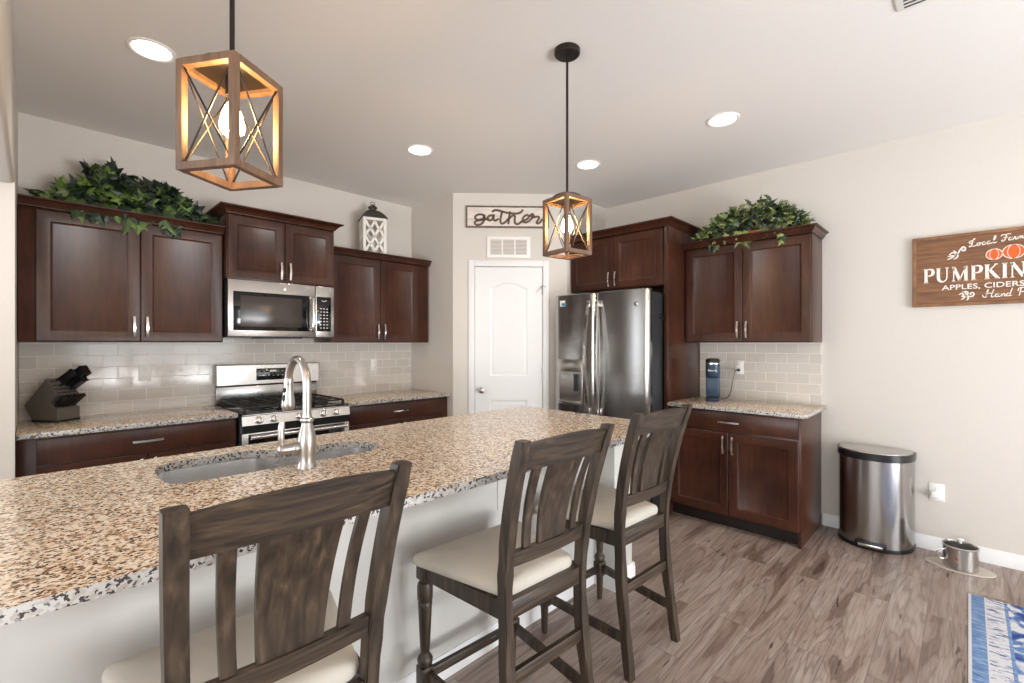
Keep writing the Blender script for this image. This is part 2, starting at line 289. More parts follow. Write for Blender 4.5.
M = {
    'wall': plain('wall_paint', srgb(211, 205, 197), 0.75, noise=0.012, nscale=60, bump=0.06),
    'ceiling': plain('ceiling_paint', srgb(229, 226, 222), 0.9, noise=0.012, nscale=70, bump=0.1),
    'trim': plain('white_trim_paint', srgb(231, 231, 231), 0.35, noise=0.005),
    'island_paint': plain('island_white_paint', srgb(204, 203, 199), 0.38, noise=0.01),
    'cab': cabinet_mat(), 'granite': granite_mat(), 'floor': floor_mat(), 'tile': tile_mat(),
    'steel': steel_mat('brushed_steel', (0.56, 0.54, 0.52), 0.25), 'steel_v': steel_mat('brushed_steel_vertical', (0.40, 0.39, 0.38), 0.20, (60, 60, 1)),
    'steel_dark': plain('dark_grey_steel', srgb(74, 76, 80), 0.35, 0.7), 'nickel': steel_mat('brushed_nickel', (0.46, 0.435, 0.41), 0.30, (8, 8, 8)),
    'chrome': steel_mat('bright_metal', (0.80, 0.78, 0.75), 0.16, (4, 4, 4)),
    'sink': steel_mat('sink_steel', (0.72, 0.71, 0.70), 0.27, (2, 2, 2)),
    'black': plain('black_plastic', srgb(22, 22, 24), 0.3), 'blackgloss': plain('black_glass', srgb(16, 16, 18), 0.06, noise=0.0),
    'iron': plain('cast_iron', srgb(34, 30, 29), 0.55, bump=0.3, nscale=200), 'toekick': plain('dark_toe_kick', srgb(30, 20, 18), 0.5),
    'bronze': plain('dark_bronze', srgb(48, 40, 36), 0.4, 0.6), 'stool': stool_mat(sc1=(26, 26, 1.0)), 'stool_h': stool_mat('weathered_dark_oak_rails', (2.2, 46, 46), (9, 60, 60)),
    'seat': plain('cream_microfibre', srgb(190, 184, 173), 0.85, noise=0.06, nscale=7, bump=0.15),
    'pendant_wood': grain_mat('pendant_oak', srgb(84, 62, 46), srgb(120, 92, 70), (12, 12, 2)),
    'bulb': emit('glowing_bulb', (1.0, 0.62, 0.24, 1), 330), 'can': emit('recessed_lamp', (1.0, 0.93, 0.82, 1), 9),
    'white_plastic': plain('white_plastic', srgb(240, 238, 234), 0.35, noise=0.0), 'navy': plain('navy_plastic', srgb(40, 62, 84), 0.35),
    'knife_block': plain('charcoal_block', srgb(98, 92, 86), 0.42), 'leaf_dark': leaf_mat('ivy_dark', (0.008, 0.020, 0.010, 1), (0.17, 0.27, 0.055, 1)),
    'leaf_light': leaf_mat('ivy_light', (0.018, 0.038, 0.014, 1), (0.42, 0.50, 0.16, 1)),
    'terracotta': plain('terracotta_basket', srgb(168, 92, 56), 0.7), 'stem': plain('plant_stem', srgb(70, 66, 36), 0.7),
    'lantern_white': plain('white_washed_wood', srgb(236, 232, 224), 0.6), 'lantern_top': plain('aged_tin', srgb(84, 80, 74), 0.5, 0.6),
    'sign_white': grain_mat('whitewashed_planks', srgb(206, 194, 184), srgb(232, 226, 218), (1.5, 1, 22)),
    'sign_frame': grain_mat('grey_brown_frame', srgb(88, 74, 66), srgb(118, 102, 92), (6, 6, 6)),
    'sign_brown': grain_mat('stained_pine', srgb(96, 62, 38), srgb(140, 96, 60), (1.2, 1, 20)),
    'sign_edge': grain_mat('stained_pine_edge', srgb(112, 76, 50), srgb(150, 108, 74), (3, 3, 3)),
    'letter_white': plain('painted_white', srgb(240, 232, 222), 0.7), 'letter_brown': plain('cut_wood_letters', srgb(100, 78, 68), 0.6),
    'orange': plain('orange_paint', srgb(222, 92, 24), 0.6), 'rug': rug_mat(), 'rug_edge': plain('rug_binding', srgb(206, 210, 220), 0.9),
    'mat': plain('placemat', srgb(206, 196, 184), 0.8, noise=0.05, nscale=60), 'red': plain('red_mark', srgb(180, 40, 36), 0.4),
    'blue_label': plain('blue_label', srgb(60, 132, 170), 0.5), 'brown_mirror': plain('brown_control', srgb(60, 52, 48), 0.2),
    'vent_grey': plain('vent_shadow', srgb(172, 162, 153), 0.7), 'outside': plain('outside_white', srgb(230, 235, 240), 0.9),
}
def glass_mat():
    m, nt, b = new_mat('clear_glass')
    b.inputs['Base Color'].default_value = (1, 1, 1, 1); b.inputs['Roughness'].default_value = 0.02
    b.inputs['Transmission Weight'].default_value = 1.0; b.inputs['IOR'].default_value = 1.45
    tr = N(nt, 'ShaderNodeBsdfTransparent'); mx = N(nt, 'ShaderNodeMixShader'); mx.inputs[0].default_value = 0.2
    nt.links.new(tr.outputs[0], mx.inputs[1]); nt.links.new(b.outputs[0], mx.inputs[2]); nt.links.new(mx.outputs[0], nt.nodes['Material Output'].inputs[0])
    return m
M['glass'] = glass_mat()

# ------------------------------------------------------------------ mesh builder
class MB:
    def __init__(s): s.bm = bmesh.new()
    def box(s, x0, x1, y0, y1, z0, z1, bev=0.0, seg=2, rot=None, piv=None):
        r = bmesh.ops.create_cube(s.bm, size=1.0)
        vs = r['verts']
        for v in vs:
            v.co = Vector(((x0 + x1) / 2 + v.co.x * (x1 - x0), (y0 + y1) / 2 + v.co.y * (y1 - y0), (z0 + z1) / 2 + v.co.z * (z1 - z0)))
        if rot is not None:
            pv = Vector(piv) if piv else Vector(((x0 + x1) / 2, (y0 + y1) / 2, (z0 + z1) / 2))
            for v in vs: v.co = pv + rot @ (v.co - pv)
        if bev:
            es = list({e for v in vs for e in v.link_edges})
            bmesh.ops.bevel(s.bm, geom=es, offset=bev, segments=seg, affect='EDGES', profile=0.5)
        return s
    def bar(s, p0, p1, w, d, up=(0, 0, 1), bev=0.0):
        p0, p1 = Vector(p0), Vector(p1); ax = (p1 - p0); L = ax.length; ax.normalize()
        u = Vector(up); sx = ax.cross(u)
        if sx.length < 1e-4: sx = ax.cross(Vector((0, 1, 0)))
        sx.normalize(); sz = sx.cross(ax).normalized()
        m = Matrix((sx, ax, sz)).transposed()
        r = bmesh.ops.create_cube(s.bm, size=1.0); vs = r['verts']
        for v in vs: v.co = (p0 + p1) / 2 + m @ Vector((v.co.x * w, v.co.y * L, v.co.z * d))
        if bev: bmesh.ops.bevel(s.bm, geom=list({e for v in vs for e in v.link_edges}), offset=bev, segments=2, affect='EDGES')
        return s
    def lathe(s, prof, c=(0, 0, 0), axis=(0, 0, 1), seg=24, caps=True):
        ax = Vector(axis).normalized(); q = Vector((0, 0, 1)).rotation_difference(ax); c = Vector(c); rings = []
        for r_, z_ in prof:
            rings.append([s.bm.verts.new(c + q @ Vector((r_ * math.cos(2 * math.pi * k / seg), r_ * math.sin(2 * math.pi * k / seg), z_))) for k in range(seg)])
        for a, b in zip(rings, rings[1:]):
            for k in range(seg): s.bm.faces.new((a[k], a[(k + 1) % seg], b[(k + 1) % seg], b[k]))
        if caps:
            s.bm.faces.new(rings[0][::-1]); s.bm.faces.new(rings[-1])
        return s
    def cyl(s, p0, p1, r0, r1=None, seg=20):
        p0, p1 = Vector(p0), Vector(p1); r1 = r0 if r1 is None else r1
        return s.lathe([(r0, 0), (r1, (p1 - p0).length)], p0, p1 - p0, seg)
    def sphere(s, c, r, sc=(1, 1, 1), seg=16):
        rr = bmesh.ops.create_uvsphere(s.bm, u_segments=seg, v_segments=max(6, seg // 2), radius=r)
        for v in rr['verts']: v.co = Vector(c) + Vector((v.co.x * sc[0], v.co.y * sc[1], v.co.z * sc[2]))
        return s
    def tube(s, pts, r, seg=12, caps=True, smooth=0):
        pts = [Vector(p) for p in pts]
        if smooth: pts = catmull(pts, smooth)
        n = len(pts); rad = r if isinstance(r, (list, tuple)) else [r] * n
        if len(rad) != n: rad = [rad[min(len(rad) - 1, int(i * (len(rad) - 1) / (n - 1) + .5))] for i in range(n)]
        up = None; rings = []
        for i, p in enumerate(pts):
            t = (pts[min(i + 1, n - 1)] - pts[max(i - 1, 0)]).normalized()
            if up is None: up = t.orthogonal().normalized()
            up = (up - t * up.dot(t)).normalized(); w = t.cross(up)
            rings.append([s.bm.verts.new(p + rad[i] * (math.cos(2 * math.pi * k / seg) * up + math.sin(2 * math.pi * k / seg) * w)) for k in range(seg)])
        for a, b in zip(rings, rings[1:]):
            for k in range(seg): s.bm.faces.new((a[k], a[(k + 1) % seg], b[(k + 1) % seg], b[k]))
        if caps: s.bm.faces.new(rings[0][::-1]); s.bm.faces.new(rings[-1])
        return s
    def loft(s, rings, caps=True, closed=True):
        rs = [[s.bm.verts.new(Vector(p)) for p in ring] for ring in rings]; n = len(rs[0])
        for a, b in zip(rs, rs[1:]):
            for k in range(n if closed else n - 1): s.bm.faces.new((a[k], a[(k + 1) % n], b[(k + 1) % n], b[k]))
        if caps: s.bm.faces.new(rs[0][::-1]); s.bm.faces.new(rs[-1])
        return s
    def prism(s, poly, o, u, v, d):
        """polygon in plane (u, v) from o, extruded by vector d"""
        o, u, v, d = Vector(o), Vector(u), Vector(v), Vector(d)
        a = [o + u * p[0] + v * p[1] for p in poly]
        return s.loft([a, [p + d for p in a]])
    def plate(s, outer, holes, z0, z1):
        """flat slab with holes, polygons in xy"""
        for z, flip in ((z0, True), (z1, False)):
            es = []; 
            for poly in [outer] + holes:
                vs = [s.bm.verts.new((p[0], p[1], z)) for p in poly]
                es += [s.bm.edges.new((vs[i], vs[(i + 1) % len(vs)])) for i in range(len(vs))]
            bmesh.ops.triangle_fill(s.bm, use_beauty=True, edges=es)
        for poly in [outer] + holes:
            s.loft([[(p[0], p[1], z0) for p in poly], [(p[0], p[1], z1) for p in poly]], caps=False)
        bmesh.ops.remove_doubles(s.bm, verts=s.bm.verts, dist=1e-6)
        return s
    def build(s, name, mat, parent=None, loc=None, smooth=38, **props):
        bmesh.ops.recalc_face_normals(s.bm, faces=s.bm.faces)
        me = bpy.data.meshes.new(name); s.bm.to_mesh(me); s.bm.free()
        for p in me.polygons: p.use_smooth = True
        me.set_sharp_from_angle(angle=R(smooth))
        me.materials.append(M[mat] if isinstance(mat, str) else mat)
        o = bpy.data.objects.new(name, me); C.objects.link(o)
        if parent: o.parent = parent
        if loc: o.location = loc
        for k, v in props.items(): o[k] = v
        return o
def catmull(pts, n):
    out = []; P = [pts[0] * 2 - pts[1]] + list(pts) + [pts[-1] * 2 - pts[-2]]
    for i in range(1, len(P) - 2):
        a, b, c, d = P[i - 1], P[i], P[i + 1], P[i + 2]
        for k in range(n):
            t = k / n
            out.append(0.5 * ((2 * b) + (c - a) * t + (2 * a - 5 * b + 4 * c - d) * t * t + (3 * b - a - 3 * c + d) * t ** 3))
    out.append(P[-2]); return out
def thing(name, label, cat, loc=(0, 0, 0), rz=0, group=None):
    o = bpy.data.objects.new(name, None); C.objects.link(o); o.location = loc; o.rotation_euler = (0, 0, rz)
    o.empty_display_size = 0.1; o['label'] = label; o['category'] = cat
    if group: o['group'] = group
    return o
def tag(o, label, cat, group=None):
    o['label'] = label; o['category'] = cat
    if group: o['group'] = group
    return o
def struct(name, mb, mat, parent=None):
    o = mb.build(name, mat, parent)
    if not parent: o['kind'] = 'structure'
    return o
def copy_tree(o, parent=None):
    c = o.copy(); C.objects.link(c)
    if parent: c.parent = parent
    for ch in [x for x in list(C.objects) if x.parent == o]: copy_tree(ch, c)
    return c
def text_mesh(body, size, depth=0.002, shear=0.0, spacing=1.0, align='LEFT', sx=1.0, offset=0.0):
    cu = bpy.data.curves.new('t', 'FONT'); cu.body = body; cu.size = size; cu.extrude = depth / 2; cu.shear = shear
    cu.space_character = spacing; cu.align_x = align; cu.resolution_u = 3; cu.offset = offset
    o = bpy.data.objects.new('t', cu); C.objects.link(o)
    dg = bpy.context.evaluated_depsgraph_get(); me = bpy.data.meshes.new_from_object(o.evaluated_get(dg))
    bpy.data.objects.remove(o)
    return me
def text(name, body, size, mat, parent, loc, width=None, **kw):
    """lettering upright in the local xz plane, facing -y"""
    me = text_mesh(body, size, **kw)
    if width:
        xs = [v.co.x for v in me.vertices]; f = width / max(1e-6, max(xs) - min(xs)); x0 = min(xs)
        for v in me.vertices: v.co.x = (v.co.x - x0) * f
    for v in me.vertices: v.co = Vector((v.co.x, -v.co.z, v.co.y))
    me.materials.clear(); me.materials.append(M[mat])
    o = bpy.data.objects.new(name, me); C.objects.link(o); o.parent = parent; o.location = loc
    return o
def stroke(mb, pts, w, y0, y1, n=6, rounded=True):
    """painted or cut stroke in the xz plane between y0 and y1"""
    P = [Vector((p[0], 0, p[1])) for p in pts]
    if n > 1 and len(P) > 2: P = catmull(P, n)
    L, Rr = [], []
    for i, p in enumerate(P):
        t = (P[min(i + 1, len(P) - 1)] - P[max(i - 1, 0)]); t.normalize(); nn = Vector((-t.z, 0, t.x))
        ww = w if not callable(w) else w(i / (len(P) - 1))
        L.append(p + nn * ww / 2); Rr.append(p - nn * ww / 2)
    for i in range(len(P) - 1):
        q = [L[i], L[i + 1], Rr[i + 1], Rr[i]]
        mb.loft([[(a.x, y0, a.z) for a in q], [(a.x, y1, a.z) for a in q]])
    if rounded:
        for p in (P[0], P[-1]):
            ww = w if not callable(w) else w(0 if p is P[0] else 1)
            c = [(p.x + ww / 2 * math.cos(a * math.pi / 5), p.z + ww / 2 * math.sin(a * math.pi / 5)) for a in range(10)]
            mb.loft([[(a, y0, b) for a, b in c], [(a, y1, b) for a, b in c]])
    return mb

# ------------------------------------------------------------------ room shell
T = 0.12
struct('floor', MB().box(-3.7, XB + T, -3.7, YA + T, -0.06, 0), 'floor')
struct('ceiling', MB().box(-3.7, XB + T, -3.7, YA + T, ZC, ZC + 0.06), 'ceiling')
mw = MB(); mw.box(-1.05, XB + T, YA, YA + T, 0, ZC); mw.box(-3.7, -2.65, YA, YA + T, 0, ZC); mw.box(-2.65, -1.05, YA, YA + T, 0, .5); mw.box(-2.65, -1.05, YA, YA + T, 2.25, ZC)
struct('wall_back', mw, 'wall')
struct('wall_right', MB().box(XB, XB + T, -3.7, YA + T, 0, ZC), 'wall')
# pantry: short return off the back wall, diagonal with the door, short return off the right wall
struct('wall_pantry_left', MB().box(XC, XC + 0.10, 3.482, YA, 0, ZC), 'wall')
struct('wall_pantry_right', MB().box(3.557, XB, YD, YD + 0.10, 0, ZC), 'wall')
DANG = math.atan2(YD - 3.482, 3.557 - XC)
DU = Vector((math.cos(DANG), math.sin(DANG), 0)); DN = Vector((-DU.y, DU.x, 0))     # DN points into the pantry
DLEN = 1.0815
SL0, SL1, SLZ = 0.207, 0.847, 2.112                                                   # door slab
def diag(mb_or_none, name, u0, u1, z0, z1, mat, y0=0.0, y1=0.10):
    m = MB().box(u0, u1, y0, y1, z0, z1); o = m.build(name, mat); o.location = (XC, 3.482, 0); o.rotation_euler = (0, 0, DANG); o['kind'] = 'structure'; return o
mw = MB(); mw.box(0, SL0 - 0.012, 0, 0.10, 0, ZC); mw.box(SL1 + 0.012, DLEN, 0, 0.10, 0, ZC); mw.box(SL0 - 0.012, SL1 + 0.012, 0, 0.10, SLZ + 0.012, ZC)
o = struct('wall_pantry_diagonal', mw, 'wall'); o.location = (XC, 3.482, 0); o.rotation_euler = (0, 0, DANG)
# left partition ends just past the counter, opening under a header
mw = MB(); mw.box(-0.19, -0.062, 3.45, YA, 0, ZC); mw.box(-0.19, -0.062, -3.6, 3.45, 2.19, ZC, 0.018, 4)
struct('wall_left_partition', mw, 'wall')
# outer walls behind the camera with their windows
mw = MB(); Y0 = -3.6
mw.box(-3.7, -2.9, Y0 - .1, Y0, 0, ZC); mw.box(-0.9, 0.5, Y0 - .1, Y0, 0, ZC); mw.box(3.3, XB, Y0 - .1, Y0, 0, ZC)
mw.box(-2.9, -0.9, Y0 - .1, Y0, 0, 0.85); mw.box(-2.9, -0.9, Y0 - .1, Y0, 2.25, ZC); mw.box(0.5, 3.3, Y0 - .1, Y0, 2.25, ZC)
struct('wall_front', mw, 'wall')
mw = MB(); X0 = -3.6
mw.box(X0 - .1, X0, -3.7, -1.3, 0, ZC); mw.box(X0 - .1, X0, 1.7, YA, 0, ZC); mw.box(X0 - .1, X0, -1.3, 1.7, 0, 0.55); mw.box(X0 - .1, X0, -1.3, 1.7, 2.35, ZC)
struct('wall_left', mw, 'wall')
def wframe(name, axis, a0, a1, z0, z1, pos, nmull):
    m = MB(); w = 0.05
    def b(a, c, z, zz):
        if axis == 'x': m.box(a, c, pos - .05, pos + .02, z, zz)
        else: m.box(pos - .05, pos + .02, a, c, z, zz)
    b(a0, a1, z0, z0 + w); b(a0, a1, z1 - w, z1)
    for k in range(nmull + 2):
        x = a0 + (a1 - a0 - w) * k / (nmull + 1); b(x, x + w, z0 + w, z1 - w)
    return struct(name, m, 'trim')
wframe('window_1', 'x', -2.9, -0.9, 0.85, 2.25, Y0 - .02, 1)
wframe('window_2', 'y', -1.3, 1.7, 0.55, 2.35, X0 - .02, 2)
wframe('window_3', 'x', -2.65, -1.05, 0.5, 2.25, YA + .05, 0)
wframe('door_2', 'x', 0.5, 3.3, 0.0, 2.25, Y0 - .02, 1)
# baseboards
def base_prof(m, p0, p1, nrm, h=0.09, t=0.014):
    p0, p1, nrm = Vector(p0), Vector(p1), Vector(nrm)
    pr = [(0, 0), (t, 0), (t, h * 0.72), (t * 0.6, h * 0.82), (t * 0.45, h), (0, h)]
    m.loft([[p + nrm * a + Vector((0, 0, b)) for a, b in pr] for p in (p0, p1)])
m = MB(); base_prof(m, (XB, 0.795, 0), (XB, -3.6, 0), (-1, 0, 0)); struct('baseboard_right', m, 'trim')
m = MB(); base_prof(m, (-3.6, Y0, 0), (0.5, Y0, 0), (0, 1, 0)); struct('baseboard_front', m, 'trim')
m = MB(); base_prof(m, (X0, Y0, 0), (X0, YA, 0), (1, 0, 0)); struct('baseboard_left', m, 'trim')
m = MB(); base_prof(m, (0, 0, 0), (SL0 - .07, 0, 0), (0, -1, 0)); base_prof(m, (SL1 + .07, 0, 0), (DLEN, 0, 0), (0, -1, 0))
o = struct('baseboard_pantry', m, 'trim'); o.location = (XC, 3.482, 0); o.rotation_euler = (0, 0, DANG)
# door casing
m = MB(); cw = 0.057
m.box(SL0 - .004 - cw, SL0 - .004, -0.016, 0.0, 0, SLZ + .004 + cw, 0.004); m.box(SL1 + .004, SL1 + .004 + cw, -0.016, 0.0, 0, SLZ + .004 + cw, 0.004)
m.box(SL0 - .004, SL1 + .004, -0.016, 0.0, SLZ + .004, SLZ + .004 + cw, 0.004)
m.box(SL0 - .012, SL0 - .003, 0.0, 0.1, 0, SLZ + .003); m.box(SL1 + .003, SL1 + .012, 0.0, 0.1, 0, SLZ + .003); m.box(SL0 - .012, SL1 + .012, 0.0, 0.1, SLZ + .003, SLZ + .012)
o = struct('trim_1', m, 'trim'); o.location = (XC, 3.482, 0); o.rotation_euler = (0, 0, DANG)
# arched two-panel door
def arch_poly(x0, x1, z0, z1, rise, n=14):
    p = [(x0, z0), (x1, z0), (x1, z1)]
    if rise > 0:
        for k in range(1, n):
            t = k / n; x = x1 + (x0 - x1) * t; p.append((x, z1 + rise * math.sin(math.pi * t) ** 1.3))
    p.append((x0, z1)); return p
W = SL1 - SL0
m = MB()
outer = [(0, 0.008), (W, 0.008), (W, SLZ - .002), (0, SLZ - .002)]
px0, px1 = 0.141, W - 0.143
pan1 = arch_poly(px0, px1, 1.078, 1.912, 0.055); pan2 = arch_poly(px0, px1, 0.22, 0.85, 0.0)
def shrink(poly, d):
    cx = (min(p[0] for p in poly) + max(p[0] for p in poly)) / 2; cz = (min(p[1] for p in poly) + max(p[1] for p in poly)) / 2
    hx = (max(p[0] for p in poly) - min(p[0] for p in poly)) / 2; hz = (max(p[1] for p in poly) - min(p[1] for p in poly)) / 2
    return [(cx + (p[0] - cx) * (hx - d) / hx, cz + (p[1] - cz) * (hz - d) / hz) for p in poly]
# build front skin in xy then rotate up
tmp = MB(); tmp.plate(outer, [pan1, pan2], 0, 0.036)
for pl in (pan1, pan2):
    s1, s2, s3, s4 = shrink(pl, .012), shrink(pl, .022), shrink(pl, .034), shrink(pl, .040)
    z = lambda q, h: [(a, b, h) for a, b in q]
    tmp.loft([z(pl, .036), z(s1, .028), z(s2, .027), z(s3, .033), z(s4, .033)], caps=False)
    vs = [tmp.bm.verts.new((a, b, .033)) for a, b in s4]; tmp.bm.faces.new(vs)
for v in tmp.bm.verts: v.co = Vector((v.co.x, 0.038 - v.co.z, v.co.y))
for k in range(1, 8):
    x = px0 + 0.04 + (px1 - px0 - 0.08) * k / 8
    tmp.box(x - .0016, x + .0016, 0.0030, 0.006, 1.125, 1.905 + 0.045 * math.sin(math.pi * k / 8)); tmp.box(x - .0016, x + .0016, 0.0030, 0.006, 0.265, 0.805)
door = struct('door_1', tmp, 'trim'); door.location = Vector((XC, 3.482, 0)) + DU * SL0; door.rotation_euler = (0, 0, DANG)
m = MB(); m.lathe([(0.030, 0), (0.030, 0.006), (0.012, 0.010), (0.010, 0.03), (0.020, 0.036), (0.028, 0.048), (0.026, 0.062), (0.014, 0.070)], (0.063, 0.002, 0.946), (0, -1, 0))
m.build('door_knob', 'nickel', door)
for z in (1.895, 1.105, 0.28):
    MB().cyl((W + .001, -0.004, z - .045), (W + .001, -0.004, z + .045), 0.006).build('hinge', 'nickel', door)
m = MB(); m.tube([(W - .06, -0.02, 1.87), (W - .01, -0.022, 1.925), (W + .03, -0.022, 1.925)], 0.004, smooth=3); m.cyl((W - .01, 0, 1.925), (W - .01, -0.022, 1.925), .005); m.build('door_stop', 'nickel', door)

# ------------------------------------------------------------------ cabinet builders (local: x right, y into the wall, z up; front plane y=0)
def shaker(m, x0, x1, z0, z1, t=0.020, rail=0.058, rec=0.009, y=0.0):
    """door leaf sits in front of plane y"""
    yf = y - t
    def ring(i, yy): return [(x0 + i, yy, z0 + i), (x1 - i, yy, z0 + i), (x1 - i, yy, z1 - i), (x0 + i, yy, z1 - i)]
    m.loft([ring(0, y), ring(0, yf + .002), ring(.002, yf), ring(rail, yf), ring(rail + .002, yf + .0015), ring(rail + .011, yf + rec - .001), ring(rail + .013, yf + rec)])
    return m
def slab_front(m, x0, x1, z0, z1, t=0.020, y=0.0):
    return m.box(x0, x1, y - t, y, z0, z1, 0.003)
def pull(parent, x, z, length=0.13, vertical=True, y=-0.02, name='handle'):
    m = MB(); h = length / 2; d = 0.026
    pts = [(-h + .012, 0), (-h + .010, -d * .8), (-h * .6, -d), (0, -d * 1.12), (h * .6, -d), (h - .010, -d * .8), (h - .012, 0)]
    ax = [(-h, -d * .78), (-h * .55, -d), (0, -d * 1.15), (h * .55, -d), (h, -d * .78)]
    rings = []
    P = catmull([Vector((a, b, 0)) for a, b in ax], 5)
    for p in P:
        w = .0065
        if vertical: rings.append([(x - w, y + p.y - .003, z + p.x), (x + w, y + p.y - .003, z + p.x), (x + w, y + p.y + .003, z + p.x), (x - w, y + p.y + .003, z + p.x)])
        else: rings.append([(x + p.x, y + p.y - .003, z - w), (x + p.x, y + p.y - .003, z + w), (x + p.x, y + p.y + .003, z + w), (x + p.x, y + p.y + .003, z - w)])
    m.loft(rings)
    for s in (-1, 1):
        a = s * (h - .018)
        if vertical: m.cyl((x, y, z + a), (x, y - d * .85, z + a), .0048, seg=10)
        else: m.cyl((x + a, y, z), (x + a, y - d * .85, z), .0048, seg=10)
    return m.build(name, 'chrome', parent)
def crown(parent, x0, x1, dep, z0, h=0.05, out=0.05, left=True, right=True):
    pr = [(0.0, 0), (0.006, 0), (0.008, h * .16), (0.016, h * .30), (out * .62, h * .68), (out * .86, h * .76), (out, h * .82), (out, h)]
    rings = []
    for a, z in pr:
        l = x0 - (a if left else 0); r = x1 + (a if right else 0)
        rings.append([(l, dep, z0 + z), (l, -0.02 - a, z0 + z), (r, -0.02 - a, z0 + z), (r, dep, z0 + z)])
    m = MB(); m.loft(rings); return m.build('crown_moulding', 'cab', parent)
def upper_cab(label, loc, rz, w, z0, z1, dep, doors, crown_l, crown_r, crown_h=0.05, crown_out=0.045, hz=0.10, group='wall cabinets', fillers=()):
    t = thing('wall_cabinet', label, 'cabinet', loc, rz, group)
    m = MB(); m.box(0, w, 0, dep, z0, z1, 0.002); m.build('cabinet_box', 'cab', t)
    for i, (a, b) in enumerate(doors):
        d = shaker(MB(), a, b, z0 + .008, z1 - .012).build('door', 'cab', t)
        hx = b - 0.03 if i % 2 == 0 else a + 0.03
        pull(d, hx, z0 + hz)
    crown(t, 0, w, dep, z1, crown_h, crown_out, crown_l, crown_r)
    return t
def base_cab(label, loc, rz, w, dep, doors, drawers, ztop=0.884, filler_l=0, group='base cabinets', side_r=False):
    t = thing('base_cabinet', label, 'cabinet', loc, rz, group)
    m = MB(); m.box(0, w, 0, dep, 0.10, ztop, 0.002)
    if side_r: m.box(w - .018, w, 0, dep, 0, 0.101)
    m.build('cabinet_box', 'cab', t)
    MB().box(0.0, w - (.018 if side_r else 0), 0.07, dep, 0, 0.10).build('toe_kick', 'toekick', t)
    for a, b in drawers:
        d = slab_front(MB(), a, b, 0.735, ztop - .012).build('drawer', 'cab', t); pull(d, (a + b) / 2, 0.803, 0.15, False)
    for i, (a, b) in enumerate(doors):
        d = shaker(MB(), a, b, 0.115, 0.722).build('door', 'cab', t)
        pull(d, (b - .03) if i % 2 == 0 else (a + .03), 0.635, 0.13)
    return t

UB = 1.395
FA = YA - 0.345 + 0.02                      # carcass front plane of the back wall's uppers (doors stand 2 cm proud)
upper_cab('dark cherry two-door wall cabinet left of the microwave, trailing ivy on top', (-0.058, FA, 0), 0, 1.018, UB, 2.172, YA - FA-.003, [(0.072, 0.543), (0.549, 1.008)], False, False)
upper_cab('short raised dark cherry wall cabinet directly above the microwave', (0.963, YA - 0.40, 0), 0, 0.784, 1.853, 2.318, 0.397, [(0.006, 0.389), (0.395, 0.778)], True, True, 0.052, 0.055, hz=0.085)
upper_cab('dark cherry two-door wall cabinet right of the microwave, white lantern on top', (1.750, FA, 0), 0, 0.998, UB, 2.150, YA - FA-.003, [(0.006, 0.462), (0.468, 0.868)], False, False)
FB = XB - 0.345 + 0.02
upper_cab('dark cherry two-door wall cabinet above the coffee counter, ivy on top', (FB, 1.735, 0), R(-90), 0.935, UB, 2.182, XB - FB - .003, [(0.022, 0.467), (0.473, 0.930)], False, True, 0.052, 0.043)
# base cabinets back wall
BF = YA - 0.63 + 0.02
base_cab('dark cherry base cabinet left of the range, long drawer above doors', (-0.06, BF, 0), 0, 1.030, YA - BF-.003, [(0.075, 0.545), (0.551, 1.02)], [(0.075, 1.02)])
base_cab('dark cherry base cabinet between the range and pantry wall', (1.752, BF, 0), 0, 1.018, YA - BF-.003, [(0.012, 0.484), (0.490, 0.955)], [(0.012, 0.955)])
# base cabinet right wall
BX = XB - 0.63 + 0.02
base_cab('dark cherry base cabinet with drawer and two doors, beside the trash can', (BX, 1.735, 0), R(-90), 0.930, XB - BX - .003, [(0.020, 0.462), (0.468, 0.918)], [(0.020, 0.918)], side_r=True)
# over-fridge cabinet with its tall end panel
t = thing('refrigerator_cabinet', 'deep dark cherry cabinet over the refrigerator with a tall end panel', 'cabinet', (BX, 2.730, 0), R(-90))
MB().box(0, 0.955, 0, XB - BX - .003, 1.868, 2.345, 0.002).build('cabinet_box', 'cab', t)
for i, (a, b) in enumerate([(0.012, 0.470), (0.476, 0.940)]):
    d = shaker(MB(), a, b, 1.876, 2.330).build('door', 'cab', t); pull(d, b - .03 if i == 0 else a + .03, 1.955)
MB().box(0.955, 0.991, -0.02, XB - BX - .003, 0, 2.345, 0.003).build('end_panel', 'cab', t)
crown(t, 0, 0.991, XB - BX - .003, 2.345, 0.055, 0.055, False, True)

# countertops
tag(MB().box(-0.060, 0.972, YA - 0.648, YA - .003, 0.884, 0.914, 0.004).build('countertop', 'granite'), 'speckled granite countertop left of the range, under the knife block', 'countertop', 'granite countertops')
tag(MB().box(1.752, XC - .002, YA - 0.648, YA - .003, 0.884, 0.914, 0.004).build('countertop', 'granite'), 'speckled granite countertop between range and pantry wall', 'countertop', 'granite countertops')
tag(MB().box(XB - 0.648, XB - .003, 0.770, 1.737, 0.884, 0.914, 0.004).build('countertop', 'granite'), 'speckled granite countertop on the right wall under the coffee maker', 'countertop', 'granite countertops')
# backsplashes
o = MB().box(0, XC + .056, -0.008, 0, 0, 0.52).build('tile_backsplash', 'tile', loc=(-0.058, YA - .002, 0.914)); tag(o, 'grey glazed subway tile backsplash behind the range', 'backsplash')
o = MB().box(0, 0.932, -0.008, 0, 0, 0.481).build('tile_backsplash', 'tile', loc=(XB - .002, 1.737, 0.914)); o.rotation_euler = (0, 0, R(-90)); tag(o, 'grey glazed subway tile backsplash behind the coffee maker', 'backsplash')

